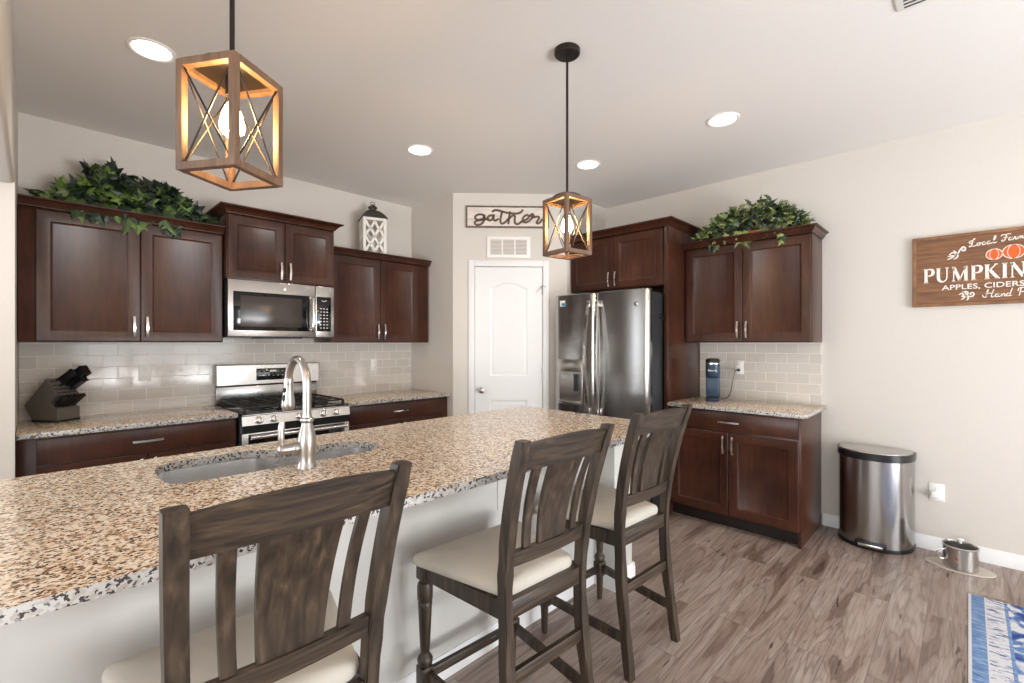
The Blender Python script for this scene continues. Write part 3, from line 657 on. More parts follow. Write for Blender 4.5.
# ------------------------------------------------------------------ outlets
def outlet(label, loc, rz, kind='outlet', w=0.072, h=0.116):
    t = thing('wall_outlet', label, 'outlet', loc, rz, 'wall outlets')
    MB().box(-w / 2, w / 2, -0.006, 0, -h / 2, h / 2, 0.003).build('cover_plate', 'white_plastic', t)
    for s in (-1, 1):
        m = MB(); m.lathe([(0.017, 0), (0.017, .0025), (.015, .003)], (0, -0.006, s * .024), (0, -1, 0), 18); sk = m.build('socket', 'white_plastic', t)
        m = MB(); m.box(-.007, -.005, -.0098, -.0088, s * .024 - .003, s * .024 + .006); m.box(.005, .007, -.0098, -.0088, s * .024 - .003, s * .024 + .006); m.build('slot', 'black', sk)
    return t
outlet('white outlet on tile left of the range, near the knife block', (0.555, YA - .008, 1.178), 0)
outlet('white outlet on tile right of the range', (2.335, YA - .008, 1.178), 0)
outlet('white outlet with a black plug beside the coffee maker', (XB - .008, 1.400, 1.183), R(-90))
t = outlet('white outlet low on the right wall above the baseboard', (XB, 0.150, 0.392), R(-90), w=0.078)
m = MB(); m.box(-.03, .016, -.034, -.0092, -.034, .010, .006); tag(m.build('plug_adapter', 'white_plastic'), 'small white plug adapter in the low wall outlet', 'plug')
bpy.data.objects['plug_adapter'].location = (XB, 0.150, 0.392); bpy.data.objects['plug_adapter'].rotation_euler = (0, 0, R(-90))

# ------------------------------------------------------------------ refrigerator (local x right, front plane y=0)
fx = XB - 0.86
t = thing('refrigerator', 'stainless french-door refrigerator with water dispenser and curved handles', 'refrigerator', (fx, 2.734, 0), R(-90))
FW = 0.947
MB().box(0.006, FW - .006, 0.062, 0.80, 0.03, 1.80, 0.006).build('cabinet_body', 'steel_dark', t)
sp = 0.439
def bowed(x0, x1, z0, z1, bow=.014):
    n = 20; r = .012; out = []
    def ring(inset, z):
        p = []
        for k in range(n + 1):
            u = k / n; x = x0 + inset + (x1 - x0 - 2 * inset) * u; e = min(u, 1 - u) * (x1 - x0)
            y = bow * ((2 * u - 1) ** 2) - 0.004 + (r - math.sqrt(max(0, r * r - (r - e) ** 2)) if e < r else 0)
            p.append((x, y + inset, z))
        return p + [(x1 - inset, .056, z), (x0 + inset, .056, z)]
    m = MB(); m.loft([ring(.006, z0), ring(0, z0 + .006), ring(0, z1 - .006), ring(.006, z1)]); return m
bowed(0, sp - .003, 0.72, 1.825).build('door', 'steel_v', t)
bowed(sp + .003, FW, 0.72, 1.825).build('door', 'steel_v', t)
fd = bowed(0, FW, 0.06, 0.71, .016).build('freezer_drawer', 'steel_v', t)
m = MB(); m.tube([(.12, 0, .62), (.12, -.05, .635), (FW / 2, -.062, .64), (FW - .12, -.05, .635), (FW - .12, 0, .62)], .012, smooth=6); m.build('handle', 'steel', fd)
MB().box(0.03, FW - .03, .03, .6, 0.0, 0.06).build('base_grille', 'black', t)
for x, s in ((sp - .042, -1), (sp + .042, 1)):
    rings = []
    for k in range(25):
        u = k / 24; z = 0.80 + 0.93 * u; b = math.sin(math.pi * u) ** .6; yy = -0.018 - 0.050 * b; xx = x + s * 0.014 * math.sin(math.pi * u) 
        w = .012; rings.append([(xx - w, yy - .009, z), (xx + w, yy - .009, z), (xx + w, yy + .009, z), (xx - w, yy + .009, z)])
    m = MB(); m.loft(rings)
    m.box(x - .015, x + .015, -.030, 0, 0.775, 0.835, .004); m.box(x - .015, x + .015, -.030, 0, 1.70, 1.755, .004)
    m.build('handle', 'chrome', t)
# dispenser
d = MB(); d.box(0.052, 0.325, -0.004, 0.0, 0.845, 1.245, 0.002); dd = d.build('water_dispenser', 'steel', t, loc=(0, -.009, 0))
MB().box(0.062, 0.315, -0.010, -.004, 1.135, 1.235, .003).build('control_panel', 'steel', dd)
m = MB(); m.box(0.07, 0.307, -.0055, -.0045, 0.88, 1.125); m.build('niche', 'steel', dd)
m = MB(); m.box(.075, .302, -.0062, -.0056, .905, 1.10); m.build('niche_back', 'chrome', dd)
m = MB(); m.box(0.238, 0.292, -0.020, -0.0056, 0.965, 1.115, .004); m.build('paddle', 'steel_dark', dd)
m = MB(); m.box(0.06, 0.317, -0.030, -.004, 0.852, 0.876, .003); m.build('drip_tray', 'steel', dd)
# sticker, badge, hook
MB().box(0.065, 0.165, -.0014, .006, 1.722, 1.775, .0004).build('sticker', 'white_plastic', t)
MB().box(0.085, 0.163, -.0020, -.0014, 1.726, 1.752).build('sticker_band', 'blue_label', t)
m = MB(); m.lathe([(.020, 0), (.020, .003), (.018, .004)], (0.835, 0, 1.705), (0, -1, 0), 24); bd = m.build('round_badge', 'chrome', t)
m = MB()
for a in range(2): stroke(m, [(0.835 + (.011 - .003 * j * .2) * math.cos(2.2 * j * .5 + a * 3), 1.705 + .010 * math.sin(2.2 * j * .5 + a * 3)) for j in range(4)], .002, -.0046, -.0040)
m.build('badge_script', 'steel_dark', bd)
m = MB(); m.sphere((FW - .002, .20, 1.61), .020, (.5, 1, 1)); m.tube([(FW, .2, 1.60), (FW + .022, .19, 1.585), (FW + .026, .18, 1.61)], .005); tag(m.build('magnet_hook', 'black'), 'small black magnetic hook on the refrigerator side', 'hook')
o = bpy.data.objects['magnet_hook']; o.location = (fx, 2.734, 0); o.rotation_euler = (0, 0, R(-90))

# ------------------------------------------------------------------ microwave (front plane y=0 local)
t = thing('microwave', 'stainless over-the-range microwave with black window and keypad', 'microwave', (0.968, 3.762, 0), 0)
MW = 0.778
MB().box(0.002, MW - .002, 0.03, 0.405, 1.432, 1.848, 0.003).build('oven_body', 'steel_dark', t)
m = MB(); m.box(0, 0.622, 0, 0.03, 1.436, 1.850, 0.006); md = m.build('door', 'steel', t)
MB().box(0.034, 0.574, -0.0035, 0.0, 1.482, 1.764, .003).build('window', 'blackgloss', md)
MB().box(0.080, 0.512, -0.0050, -.0035, 1.510, 1.735, .001).build('window_screen', 'brown_mirror', md)
m = MB(); m.tube([(.594, 0, 1.750), (.594, -.028, 1.742), (.594, -.036, 1.62), (.594, -.028, 1.502), (.594, 0, 1.494)], .011, smooth=5); m.build('handle', 'chrome', md)
m = MB(); m.lathe([(.012, 0), (.012, .002), (.010, .003)], (.392, 0, 1.805), (0, -1, 0), 20); m.build('round_badge', 'chrome', md)
cp = MB().box(0.624, MW, 0, 0.03, 1.436, 1.850, 0.006).build('control_side', 'steel', t)
kp = MB().box(0.632, 0.750, -.0035, 0, 1.484, 1.764, .003).build('keypad', 'blackgloss', cp)
m = MB()
for r_ in range(7):
    for c_ in range(3):
        x = 0.666 + c_ * .026; z = 1.668 - r_ * .026
        m.box(x - .006, x + .006, -.0041, -.0035, z - .003, z + .003)
m.build('key_marks', 'white_plastic', kp)
m = MB(); stroke(m, [(.673, 1.735), (.690, 1.728), (.712, 1.736)], .004, -.0042, -.0035); m.build('brand_mark', 'white_plastic', kp)
m = MB(); m.box(.24, .54, .05, .3, 1.424, 1.432); m.build('vent_grille', 'black', t)

# ------------------------------------------------------------------ gas range
t = thing('gas_range', 'stainless gas range with black grates and five front knobs', 'range', (0.981, 3.490, 0), 0)
RW = 0.762; RD = YA - 3.490 - 0.010
MB().box(0, RW, 0.035, RD, 0.02, 0.895, 0.003).build('range_body', 'steel_dark', t)
m = MB(); m.box(0, RW, 0.0, RD - .05, 0.893, 0.914, 0.004); ct = m.build('cooktop', 'blackgloss', t)
m = MB(); m.prism([(0.0, .830), (.030, .830), (.055, .8925), (.012, .8925)], (0, -0.012, 0), (0, 1, 0), (0, 0, 1), (RW, 0, 0)); m.build('control_panel', 'steel', t)
MB().box(0.004, RW - .004, -.008, .03, .893, .903, .003).build('front_lip', 'steel', t)
for x in (0.106, 0.200, 0.375, 0.552, 0.653):
    ax = Vector((0, -1, 0.2)).normalized()
    m = MB(); m.lathe([(0.027, 0), (0.027, .005), (.022, .007), (.020, .028), (.017, .031)], (x, -0.006, .861), ax, 24); k = m.build('knob', 'chrome', t)
    m = MB(); m.bar(Vector((x, -.006, .843)) + ax * .033, Vector((x, -.006, .879)) + ax * .033, .007, .006); m.build('knob_grip', 'chrome', k)
dr = MB().box(0, RW, 0.0, 0.035, 0.20, 0.775, 0.004); dr = dr.build('oven_door', 'steel', t)
MB().box(0.04, RW - .04, -.004, 0, .26, .768, .003).build('oven_window', 'blackgloss', dr)
MB().box(0.012, RW - .012, .004, .035, .776, .828).build('vent_slot', 'black', t)
m = MB(); m.cyl((0.045, -.050, .752), (RW - .045, -.050, .752), .0135); m.cyl((.06, 0, .752), (.06, -.05, .752), .009); m.cyl((RW - .06, 0, .752), (RW - .06, -.05, .752), .009); m.build('handle', 'chrome', dr)
dw = MB().box(0, RW, 0, .035, .04, .19, .004).build('storage_drawer', 'steel', t)
# back guard
m = MB(); m.box(0, RW + .012, RD - .050, RD, .905, 1.048, .004); m.build('back_riser', 'steel_v', t)
m = MB(); m.prism([(0, 1.062), (0.06, 1.062), (.06, 1.222), (.028, 1.222), (.006, 1.212)], (-.0, RD - .075, 0), (0, 1, 0), (0, 0, 1), (RW + .014, 0, 0)); bg_ = m.build('back_guard', 'steel', t)
MB().box(0.004, RW + .008, RD - .046, RD, 1.048, 1.062).build('guard_gap', 'black', t)
m = MB(); m.box(.275, .540, -.003, 0.001, -.052, .042, .001)
for v in m.bm.verts: v.co = Vector((v.co.x, RD - .072 + v.co.y + (v.co.z) * .04, 1.142 + v.co.z))
ds = m.build('display', 'blackgloss', bg_)
m = MB(); m.box(.375, .425, RD - .0770, RD - .0750, 1.155, 1.170); m.build('clock_digits', 'white_plastic', ds)
m = MB()
for r_ in range(2):
    for c_ in range(7):
        x = .295 + c_ * .036
        if r_ == 0 and 2 <= c_ <= 3: continue
        m.box(x - .006, x + .006, RD - .0785, RD - .0740, 1.157 - r_ * .034, 1.162 - r_ * .034)
m.build('button_marks', 'vent_grey', ds)
# grates and burners
for gx in (0.03, 0.265, 0.50):
    m = MB(); gw = .23; y0, y1 = .045, RD - .085; zt = .952; b = .011
    for yy in (y0, (y0 + y1) / 2, y1): m.box(gx, gx + gw, yy - b / 2, yy + b / 2, zt - .013, zt, .002)
    for xx in (gx, gx + gw / 2, gx + gw): m.box(xx - b / 2, xx + b / 2, y0, y1, zt - .013, zt, .002)
    for q in (.25, .75):
        yy = y0 + (y1 - y0) * q
        m.box(gx, gx + gw, yy - b / 2, yy + b / 2, zt - .012, zt - .001, .002)
    for xx in (gx, gx + gw):
        for yy in (y0, y1): m.box(xx - .008, xx + .008, yy - .008, yy + .008, .9135, zt - .008)
    m.build('grate', 'iron', t)
for bx, by in ((.145, .17), (.145, .45), (.38, .31), (.615, .17), (.615, .45)):
    m = MB(); m.lathe([(.052, 0), (.050, .012), (.034, .014), (.034, .022), (.030, .025)], (bx, by, .9135)); m.build('burner', 'iron', t)

# ------------------------------------------------------------------ island
isl = thing('kitchen_island', 'white painted kitchen island under the granite bar top', 'island', (0, 0, 0))
m = MB(); m.box(-0.30, 2.47, 1.56, 2.33, 0, 0.660); m.box(-.30, .24, 1.56, 2.33, .66, .884); m.box(1.18, 2.47, 1.56, 2.33, .66, .884); m.box(.24, 1.18, 1.56, 1.80, .66, .884); m.build('island_body', 'island_paint', isl)
MB().box(2.28, 2.47, 1.42, 1.56, 0, 0.884, .002).build('end_post', 'island_paint', isl)
m = MB(); base_prof(m, (-0.30, 1.56, 0), (2.28, 1.56, 0), (0, -1, 0), .10); base_prof(m, (2.28, 1.56, 0), (2.28, 1.42, 0), (-1, 0, 0), .10); base_prof(m, (2.266, 1.42, 0), (2.484, 1.42, 0), (0, -1, 0), .10); base_prof(m, (2.47, 1.406, 0), (2.47, 2.33, 0), (1, 0, 0), .10); m.build('baseboard', 'trim', isl)
def corbel(x):
    m = MB(); pr = [(0, .884), (-.20, .884), (-.20, .868), (-.17, .860), (-.12, .838), (-.075, .79), (-.055, .73), (-.045, .67), (-.028, .65), (0, .65)]
    m.prism(pr, (x, 1.56, 0), (0, 1, 0), (0, 0, 1), (.06, 0, 0)); m.build('corbel', 'trim', isl)
corbel(1.57)
MB().box(1.50, 1.545, 1.552, 1.56, .62, .884, .002).build('batten', 'island_paint', isl)
def rrect(x0, x1, y0, y1, r, n=6):
    p = []
    for cx, cy, a0 in ((x1 - r, y0 + r, -90), (x1 - r, y1 - r, 0), (x0 + r, y1 - r, 90), (x0 + r, y0 + r, 180)):
        for k in range(n + 1):
            a = R(a0 + 90 * k / n); p.append((cx + r * math.cos(a), cy + r * math.sin(a)))
    return p
hole_ctrl = [(.45, 1.892), (.60, 1.886), (.74, 1.884), (.90, 1.882), (1.04, 1.886), (1.105, 1.92), (1.125, 2.00), (1.11, 2.09), (1.04, 2.145), (.92, 2.165), (.80, 2.19), (.72, 2.235), (.66, 2.265), (.58, 2.275), (.44, 2.275), (.36, 2.25), (.322, 2.19), (.312, 2.08), (.315, 1.98), (.34, 1.91)]
hole = [tuple(v)[:2] for v in catmull([Vector((*p, 0)) for p in hole_ctrl + hole_ctrl[:1]], 3)[:-1]]
top = MB().plate(rrect(-0.38, 2.60, 1.232, 2.405, .02, 4), [hole], 0.884, 0.914)
tag(top.build('island_countertop', 'granite'), 'long speckled granite bar top of the island with the sink cut in', 'countertop')
# sink: two bowls hung under the cutout
sk = thing('kitchen_sink', 'undermount stainless double-bowl sink set in the island top', 'sink', (0, 0, 0))
b1 = rrect(.318, .700, 1.893, 2.270, .07); b2 = rrect(.724, 1.122, 1.888, 2.160, .07)
MB().plate(rrect(.27, 1.158, 1.84, 2.318, .06), [b1, b2], 0.8745, 0.8835).build('rim', 'sink', sk)
def bowl(poly, dep, name):
    cx = sum(p[0] for p in poly) / len(poly); cy = sum(p[1] for p in poly) / len(poly)
    def rg(s, z): return [(cx + (p[0] - cx) * s, cy + (p[1] - cy) * s, z) for p in poly]
    zt = .880
    m = MB(); m.loft([rg(1.0, zt), rg(.99, zt - .03), rg(.975, zt - dep + .05), rg(.95, zt - dep + .022), rg(.88, zt - dep + .006), rg(.75, zt - dep), rg(.12, zt - dep - .003)], caps=False)
    m.loft([rg(1.0, zt), rg(1.012, zt), rg(.99, zt - dep), rg(.75, zt - dep - .006)], caps=False)
    o = m.build('bowl', 'sink', sk)
    MB().lathe([(.045, 0), (.043, .003), (.02, .001), (.0, .001)], (cx, cy, zt - dep - .003), seg=20, caps=False).build('drain', 'chrome', o)
bowl(b1, .20, 'a'); bowl(b2, .18, 'b')
# faucet
fa = thing('kitchen_faucet', 'brushed nickel gooseneck pull-down faucet behind the sink', 'faucet', (0.735, 1.815, 0.914))
m = MB(); m.lathe([(.036, 0), (.036, .004), (.033, .010), (.029, .028), (.030, .05), (.033, .085), (.033, .11), (.028, .135), (.021, .158), (.019, .170), (.024, .174), (.026, .180), (.024, .187), (.018, .190), (.0165, .2)], seg=28); m.build('base_column', 'nickel', fa)
dirv = Vector((0.02, 1, 0)).normalized(); rr = 0.098
pts = [Vector((0, 0, .19)), Vector((0, 0, .25)), Vector((0, 0, .305))]
for k in range(1, 12):
    a = math.pi * k / 12 * 1.04; pts.append(Vector((0, 0, .312)) + dirv * (rr - rr * math.cos(a)) + Vector((0, 0, rr * math.sin(a))))
m = MB(); m.tube(pts, .0155, 16, smooth=3); m.build('spout', 'nickel', fa)
tip = pts[-1]; hd = (dirv * 0.05 + Vector((0, 0, -1))).normalized()
m = MB(); m.lathe([(.0165, -.005), (.018, .0), (.019, .015), (.017, .03), (.021, .06), (.026, .10), (.027, .118), (.023, .124), (.018, .128)], tip, hd, 24); sh = m.build('spray_head', 'nickel', fa)
m = MB()
for q, l in ((.045, .010), (.078, .015)):
    c = tip + hd * q; ctr = c + Vector((-.019, -.010, 0)); m.sphere(ctr, .010, (.8, .6, l / .010))
m.build('spray_button', 'black', sh)
hx = Vector((-1, .10, 0)).normalized()
m = MB(); m.lathe([(.018, 0), (.019, .03), (.022, .036), (.022, .046), (.019, .05), (.020, .090), (.017, .100), (.006, .105)], (0, 0, .078), hx, 22); hb = m.build('handle_hub', 'nickel', fa)
p0 = Vector((0, 0, .078)) + hx * .085
m = MB(); m.tube([p0, p0 + Vector((-.006, 0, .03)), p0 + Vector((-.006, 0, .075)), p0 + Vector((-.002, 0, .105))], [.008, .009, .011, .012, .010], 12, smooth=4); m.build('lever', 'nickel', hb)

# ------------------------------------------------------------------ bar stools
def post_y(z):
    K = [(0, -.232), (.15, -.212), (.35, -.186), (.55, -.175), (.66, -.180), (.80, -.200), (.95, -.234), (1.115, -.285)]
    for (a, b), (c, d) in zip(K, K[1:]):
        if z <= c: 
            t = (z - a) / (c - a); t2 = t
            return b + (d - b) * t2
    return K[-1][1]
def sm_y(z): return sum(post_y(z + d) for d in (-.06, -.03, 0, .03, .06)) / 5
def make_stool(label, loc, rz):
    t = thing('bar_stool', label, 'stool', loc, rz, 'bar stools along the island')
    for s in (-1, 1):     # rear posts
        rings = []
        for k in range(24):
            z = 1.105 * k / 23; y = sm_y(z) if .06 < z < 1.05 else post_y(z); d = .019 if z > .2 else .017
            xx = s * (.190 - .011 * min(1, z / .5) + .027 * max(0, (z - .5) / .6)); w = .0180
            rings.append([(xx - w, y - d, z), (xx + w, y - d, z), (xx + w, y + d, z), (xx - w, y + d, z)])
        m = MB(); m.loft(rings)
        bmesh.ops.bevel(m.bm, geom=[e for e in m.bm.edges if abs((e.verts[0].co - e.verts[1].co).normalized().z) > .8], offset=.004, segments=2, affect='EDGES')
        m.build('rear_leg', 'stool', t)
    for s in (-1, 1):     # turned front legs
        c = (s * .218, .225, 0); m = MB()
        m.lathe([(.013, 0), (.015, .02), (.018, .10), (.019, .128), (.023, .132)], c, seg=20)
        m.box(c[0] - .024, c[0] + .024, c[1] - .024, c[1] + .024, .130, .205, .003)
        m.lathe([(.020, .204), (.027, .215), (.029, .228), (.024, .240), (.017, .247), (.016, .255), (.018, .27), (.022, .35), (.025, .42), (.027, .435), (.023, .442), (.028, .448), (.029, .47), (.029, .495), (.025, .510), (.017, .516), (.023, .525)], c, seg=20)
        m.box(c[0] - .024, c[0] + .024, c[1] - .024, c[1] + .024, .523, .583, .003)
        m.build('front_leg', 'stool', t)
    # aprons
    m = MB(); m.box(-.215, .215, .212, .237, .525, .582, .002); m.build('apron', 'stool_h', t)
    m = MB(); m.box(-.163, .163, -.190, -.164, .528, .586, .002); m.build('apron', 'stool_h', t)
    for s in (-1, 1):
        m = MB(); m.bar((s * .180, -.16, .554), (s * .220, .215, .554), .024, .055); m.build('apron', 'stool', t)
    # stretchers
    m = MB(); m.box(-.20, .20, .215, .235, .150, .185, .003); m.build('stretcher', 'stool_h', t)
    m = MB(); m.box(-.168, .168, -.199, -.179, .325, .368, .003); m.build('stretcher', 'stool_h', t)
    for s in (-1, 1):
        m = MB(); m.bar((s * .187, -.20, .152), (s * .216, .215, .175), .020, .036); m.build('stretcher', 'stool', t)
    # seat cushion: trapezoid pad, waterfall edges
    rings = []
    def pad(i, z, ex=0):
        p = [(-.172 + i, -.166 + i * .3), (.172 - i, -.166 + i * .3), (.272 - i, .256 - i), (-.272 + i, .256 - i)]
        out = []
        for k in range(4):
            a, b, c = Vector((*p[k - 1], 0)), Vector((*p[k], 0)), Vector((*p[(k + 1) % 4], 0)); rr_ = .045 - min(i, .02)
            d1 = (a - b).normalized() * rr_; d2 = (c - b).normalized() * rr_
            for j in range(6):
                u = j / 5; q = (b + d1) * (1 - u) ** 2 + b * 2 * u * (1 - u) + (b + d2) * u * u; out.append((q.x, q.y, z))
        return out
    m = MB(); m.loft([pad(.008, .583), pad(.001, .587), pad(0, .596), pad(.002, .606), pad(.008, .613), pad(.022, .620), pad(.06, .628), pad(.13, .633)]); m.build('seat_cushion', 'seat', t, smooth=60)
    # crest rail, bowed and arched
    def rail(zb, zt, arch, nm, half=.188, bow=.022, th=.011, zoff=0):
        rings = []
        for k in range(17):
            u = -1 + 2 * k / 16; x = u * half; bw = -bow * (1 - u * u); a = arch * (1 - u * u) if arch else 0
            yb = sm_y(zb) + bw; yt = post_y(zt) + bw
            z1 = zt + a; z0 = zb + a * .35
            rings.append([(x, yb - th, z0), (x, yb + th, z0), (x, yt + th, z1), (x, yt - th, z1)])
        m = MB(); m.loft(rings); m.build(nm, 'stool_h', t)
    rail(1.008, 1.090, .014, 'crest_rail'); rail(.695, .742, 0, 'lower_rail', half=.170, bow=.010)
    def slat(x0b, x1b, x0t, x1t, nm):
        rings = []
        for k in range(15):
            u = k / 14; z = .738 + (1.016 - .738) * u; bwk = lambda x: -(.010 + .012 * u) * (1 - (x / .184) ** 2)
            a = x0b + (x0t - x0b) * u; b = x1b + (x1t - x1b) * u; y = sm_y(z) + .002 + .008 * math.sin(math.pi * u); th = .006
            rings.append([(a, y + bwk(a) - th, z), ((a + b) / 2, y + bwk((a + b) / 2) - th, z), (b, y + bwk(b) - th, z), (b, y + bwk(b) + th, z), ((a + b) / 2, y + bwk((a + b) / 2) + th, z), (a, y + bwk(a) + th, z)])
        m = MB(); m.loft(rings); m.build(nm, 'stool', t)
    slat(-.125, -.097, -.143, -.114, 'slat'); slat(-.064, .064, -.080, .080, 'splat'); slat(.097, .125, .114, .143, 'slat')
    return t
s1 = make_stool('dark oak bar stool nearest the camera, in front of the sink', (0.380, 1.215, 0), R(-1))
s1.scale = (1.03, 1.02, 1.01)
s2 = copy_tree(s1); s2.scale = (1, 1, 1); s2.location = (1.215, 1.195, 0); s2.rotation_euler = (0, 0, R(-3)); s2['label'] = 'middle dark oak bar stool with cream seat, between the other two'
s3 = copy_tree(s1); s3.scale = (1, 1, 1); s3.location = (1.925, 1.222, 0); s3.rotation_euler = (0, 0, R(-3)); s3['label'] = 'dark oak bar stool farthest down the island, toward the refrigerator'

# ------------------------------------------------------------------ pendants
def pendant(label, x, y, ang, rod_top=ZC):
    t = thing('pendant_light', label, 'pendant light', (x, y, 0), ang, 'lantern pendants over the island')
    s = .167 / 2 + .001; zb, zt = 1.812, 2.084; b = .018
    m = MB(); m.lathe([(.062, 0), (.062, -.020), (.056, -.026), (.010, -.028)], (0, 0, ZC)); m.build('canopy', 'bronze', t)
    m = MB(); m.cyl((0, 0, zt + .012), (0, 0, ZC - .02), .0062, seg=12); m.build('rod', 'bronze', t)
    m = MB(); m.lathe([(.074, 0), (.074, .010), (.060, .020), (.008, .022)], (0, 0, zt - .001)); m.build('top_cap', 'bronze', t)
    m = MB()
    for sx in (-1, 1):
        for sy in (-1, 1):
            m.box(sx * s - b / 2 - sx * b / 2, sx * s + b / 2 - sx * b / 2, sy * s - b / 2 - sy * b / 2, sy * s + b / 2 - sy * b / 2, zb, zt, .0015)
    for z0, z1 in ((zb, zb + b), (zt - b, zt)):
        for sy in (-1, 1):
            m.box(-s + b, s - b, sy * s - b / 2 - sy * b / 2, sy * s + b / 2 - sy * b / 2, z0, z1)
            m.box(sy * s - b / 2 - sy * b / 2, sy * s + b / 2 - sy * b / 2, -s + b, s - b, z0, z1)
    m.build('wood_frame', 'pendant_wood', t)
    m = MB(); m.box(-s + b, s - b, -s + b, s - b, zt - .008, zt - .003); m.build('top_plate', 'bronze', t)
    for k in range(4):
        q = Matrix.Rotation(k * math.pi / 2, 3, 'Z'); m = MB(); e = s - b * .8; yy = -(s - b / 2)
        for sg in (-1, 1):
            m.tube([q @ Vector((-sg * e, yy, zb + b * .8)), q @ Vector((sg * e, yy, zt - b * .8))], .0023, 8)
        m.build('cross_bars', 'bronze', t)
    m = MB(); m.cyl((0, 0, zt - .008), (0, 0, zt - .060), .017, .016, 16); m.build('socket', 'bronze', t)
    z0 = zt - .06
    m = MB(); m.lathe([(.012, 0), (.014, -.015), (.024, -.045), (.030, -.075), (.026, -.100), (.012, -.116), (.002, -.119)], (0, 0, z0), seg=20)
    bl = m.build('bulb', 'glass', t)
    m = MB(); m.lathe([(.004, -.012), (.012, -.035), (.021, -.06), (.019, -.085), (.006, -.104)], (0, 0, z0), seg=12); m.build('filament', 'bulb', bl)
    return t
pendant('lantern pendant light hanging nearest the camera, upper left', 0.360, 1.360, .564)
pendant('lantern pendant light hanging farther away, toward the pantry door', 1.808, 1.390, -.153)

# ------------------------------------------------------------------ recessed lights and ceiling vent
CL = ['recessed ceiling light above the far end of the back counter', 'recessed ceiling light nearest the refrigerator cabinet', 'recessed ceiling light nearest the right wall, above the walkway', 'recessed ceiling light beside the near pendant, above the left counter']
for (x, y), lb in zip(CANS, CL):
    t = thing('recessed_light', lb, 'ceiling light', (x, y, ZC), 0, 'recessed ceiling lights')
    m = MB(); m.lathe([(.098, 0), (.098, -.004), (.088, -.007), (.078, -.003), (.078, 0)], caps=False, seg=32); m.build('trim_ring', 'white_plastic', t)
    m = MB(); m.lathe([(.079, -.001), (.079, -.003)], seg=32); m.build('lens', 'can', t)
    l = bpy.data.lights.new('can_beam', 'SPOT'); l.energy = 24; l.color = (1.0, .90, .77); l.spot_size = R(125); l.spot_blend = .8; l.shadow_soft_size = .07
    lo = bpy.data.objects.new('can_beam', l); C.objects.link(lo); lo.parent = t; lo.location = (0, 0, -.012)
t = thing('ceiling_vent', 'white slotted air vent on the ceiling at the top edge', 'vent', (2.427, 0.117, ZC), R(0))
MB().box(-.15, .15, -.10, .10, -.008, 0, .003).build('frame', 'white_plastic', t)
m = MB()
for k in range(11): m.box(-.132 + k * .026, -.122 + k * .026, -.075, .075, -.0092, -.008)
m.build('slots', 'steel_dark', t)

# ------------------------------------------------------------------ return-air vent and gather sign on the diagonal wall
def on_diag(o, u, z=0): o.location = Vector((XC, 3.482, z)) + DU * u - DN * 0.0005; o.rotation_euler = (0, 0, DANG)
t = thing('wall_vent', 'white three-panel return vent above the pantry door', 'vent'); on_diag(t, 0.320, 2.199)
MB().box(0, .413, -.012, 0, 0, .200, .004).build('frame', 'white_plastic', t)
for k in range(3):
    x = .033 + k * .119
    MB().box(x, x + .106, -.0135, -.012, .028, .168).build('grille_backing', 'vent_grey', t)
    m = MB()
    for j in range(11): m.box(x, x + .106, -.0150, -.0135, .032 + j * .0125, .0355 + j * .0125)
    m.build('louvre', 'white_plastic', t)
t = thing('gather_sign', 'whitewashed plank sign reading gather above the pantry door', 'sign'); on_diag(t, 0.122, 2.480)
SW, SH = .783, .206
MB().box(.006, SW - .006, -.012, 0, .006, SH - .006).build('planks', 'sign_white', t)
m = MB(); f = .014
m.box(0, SW, -.020, 0, 0, f, .0015); m.box(0, SW, -.020, 0, SH - f, SH, .0015); m.box(0, f, -.020, 0, f, SH - f, .0015); m.box(SW - f, SW, -.020, 0, f, SH - f, .0015); m.build('frame', 'sign_frame', t)
G = [[(240, 222), (222, 198), (180, 196), (150, 218), (158, 244), (195, 248), (228, 232), (240, 205)], [(240, 205), (238, 245), (215, 285), (180, 299), (148, 290), (148, 268), (185, 254), (240, 246), (275, 238)],
     [(325, 222), (310, 203), (280, 212), (265, 238), (282, 254), (310, 246), (326, 215), (330, 203)], [(330, 203), (326, 235), (340, 256), (370, 240)],
     [(408, 168), (398, 215), (392, 262), (408, 285), (440, 268), (470, 235)], [(318, 164), (345, 150), (390, 158), (440, 172), (500, 182), (560, 182), (592, 168), (606, 148)],
     [(484, 170), (476, 225), (470, 282)], [(474, 240), (505, 206), (532, 208), (530, 245), (535, 280), (565, 286), (600, 262)],
     [(600, 262), (645, 240), (668, 215), (655, 196), (625, 208), (608, 238), (618, 266), (650, 268), (690, 235), (700, 200)], [(680, 205), (700, 186), (716, 205), (700, 225), (735, 212), (765, 215), (758, 245), (742, 268), (755, 280), (780, 265), (795, 240)]]
m = MB()
for g in G:
    stroke(m, [((u - 60) / 800 * SW, SH - (v - 108) / 217 * SH) for u, v in g], .0190, -.0175, -.012, n=5)
m.build('lettering', 'letter_brown', t)

# ------------------------------------------------------------------ pumpkin sign on the right wall
t = thing('pumpkin_sign', 'brown wooden sign with orange pumpkins and white lettering on right wall', 'sign', (XB, 0.273, 1.633), R(-90))
SW, SH = .98, .467
MB().box(.008, SW - .008, -.016, 0, .008, SH - .008).build('board', 'sign_brown', t)
m = MB(); f = .020
m.box(0, SW, -.026, 0, 0, f, .002); m.box(0, SW, -.026, 0, SH - f, SH, .002); m.box(0, f, -.026, 0, f, SH - f, .002); m.box(SW - f, SW, -.026, 0, f, SH - f, .002); m.build('frame', 'sign_edge', t)
y0, y1 = -.0185, -.016
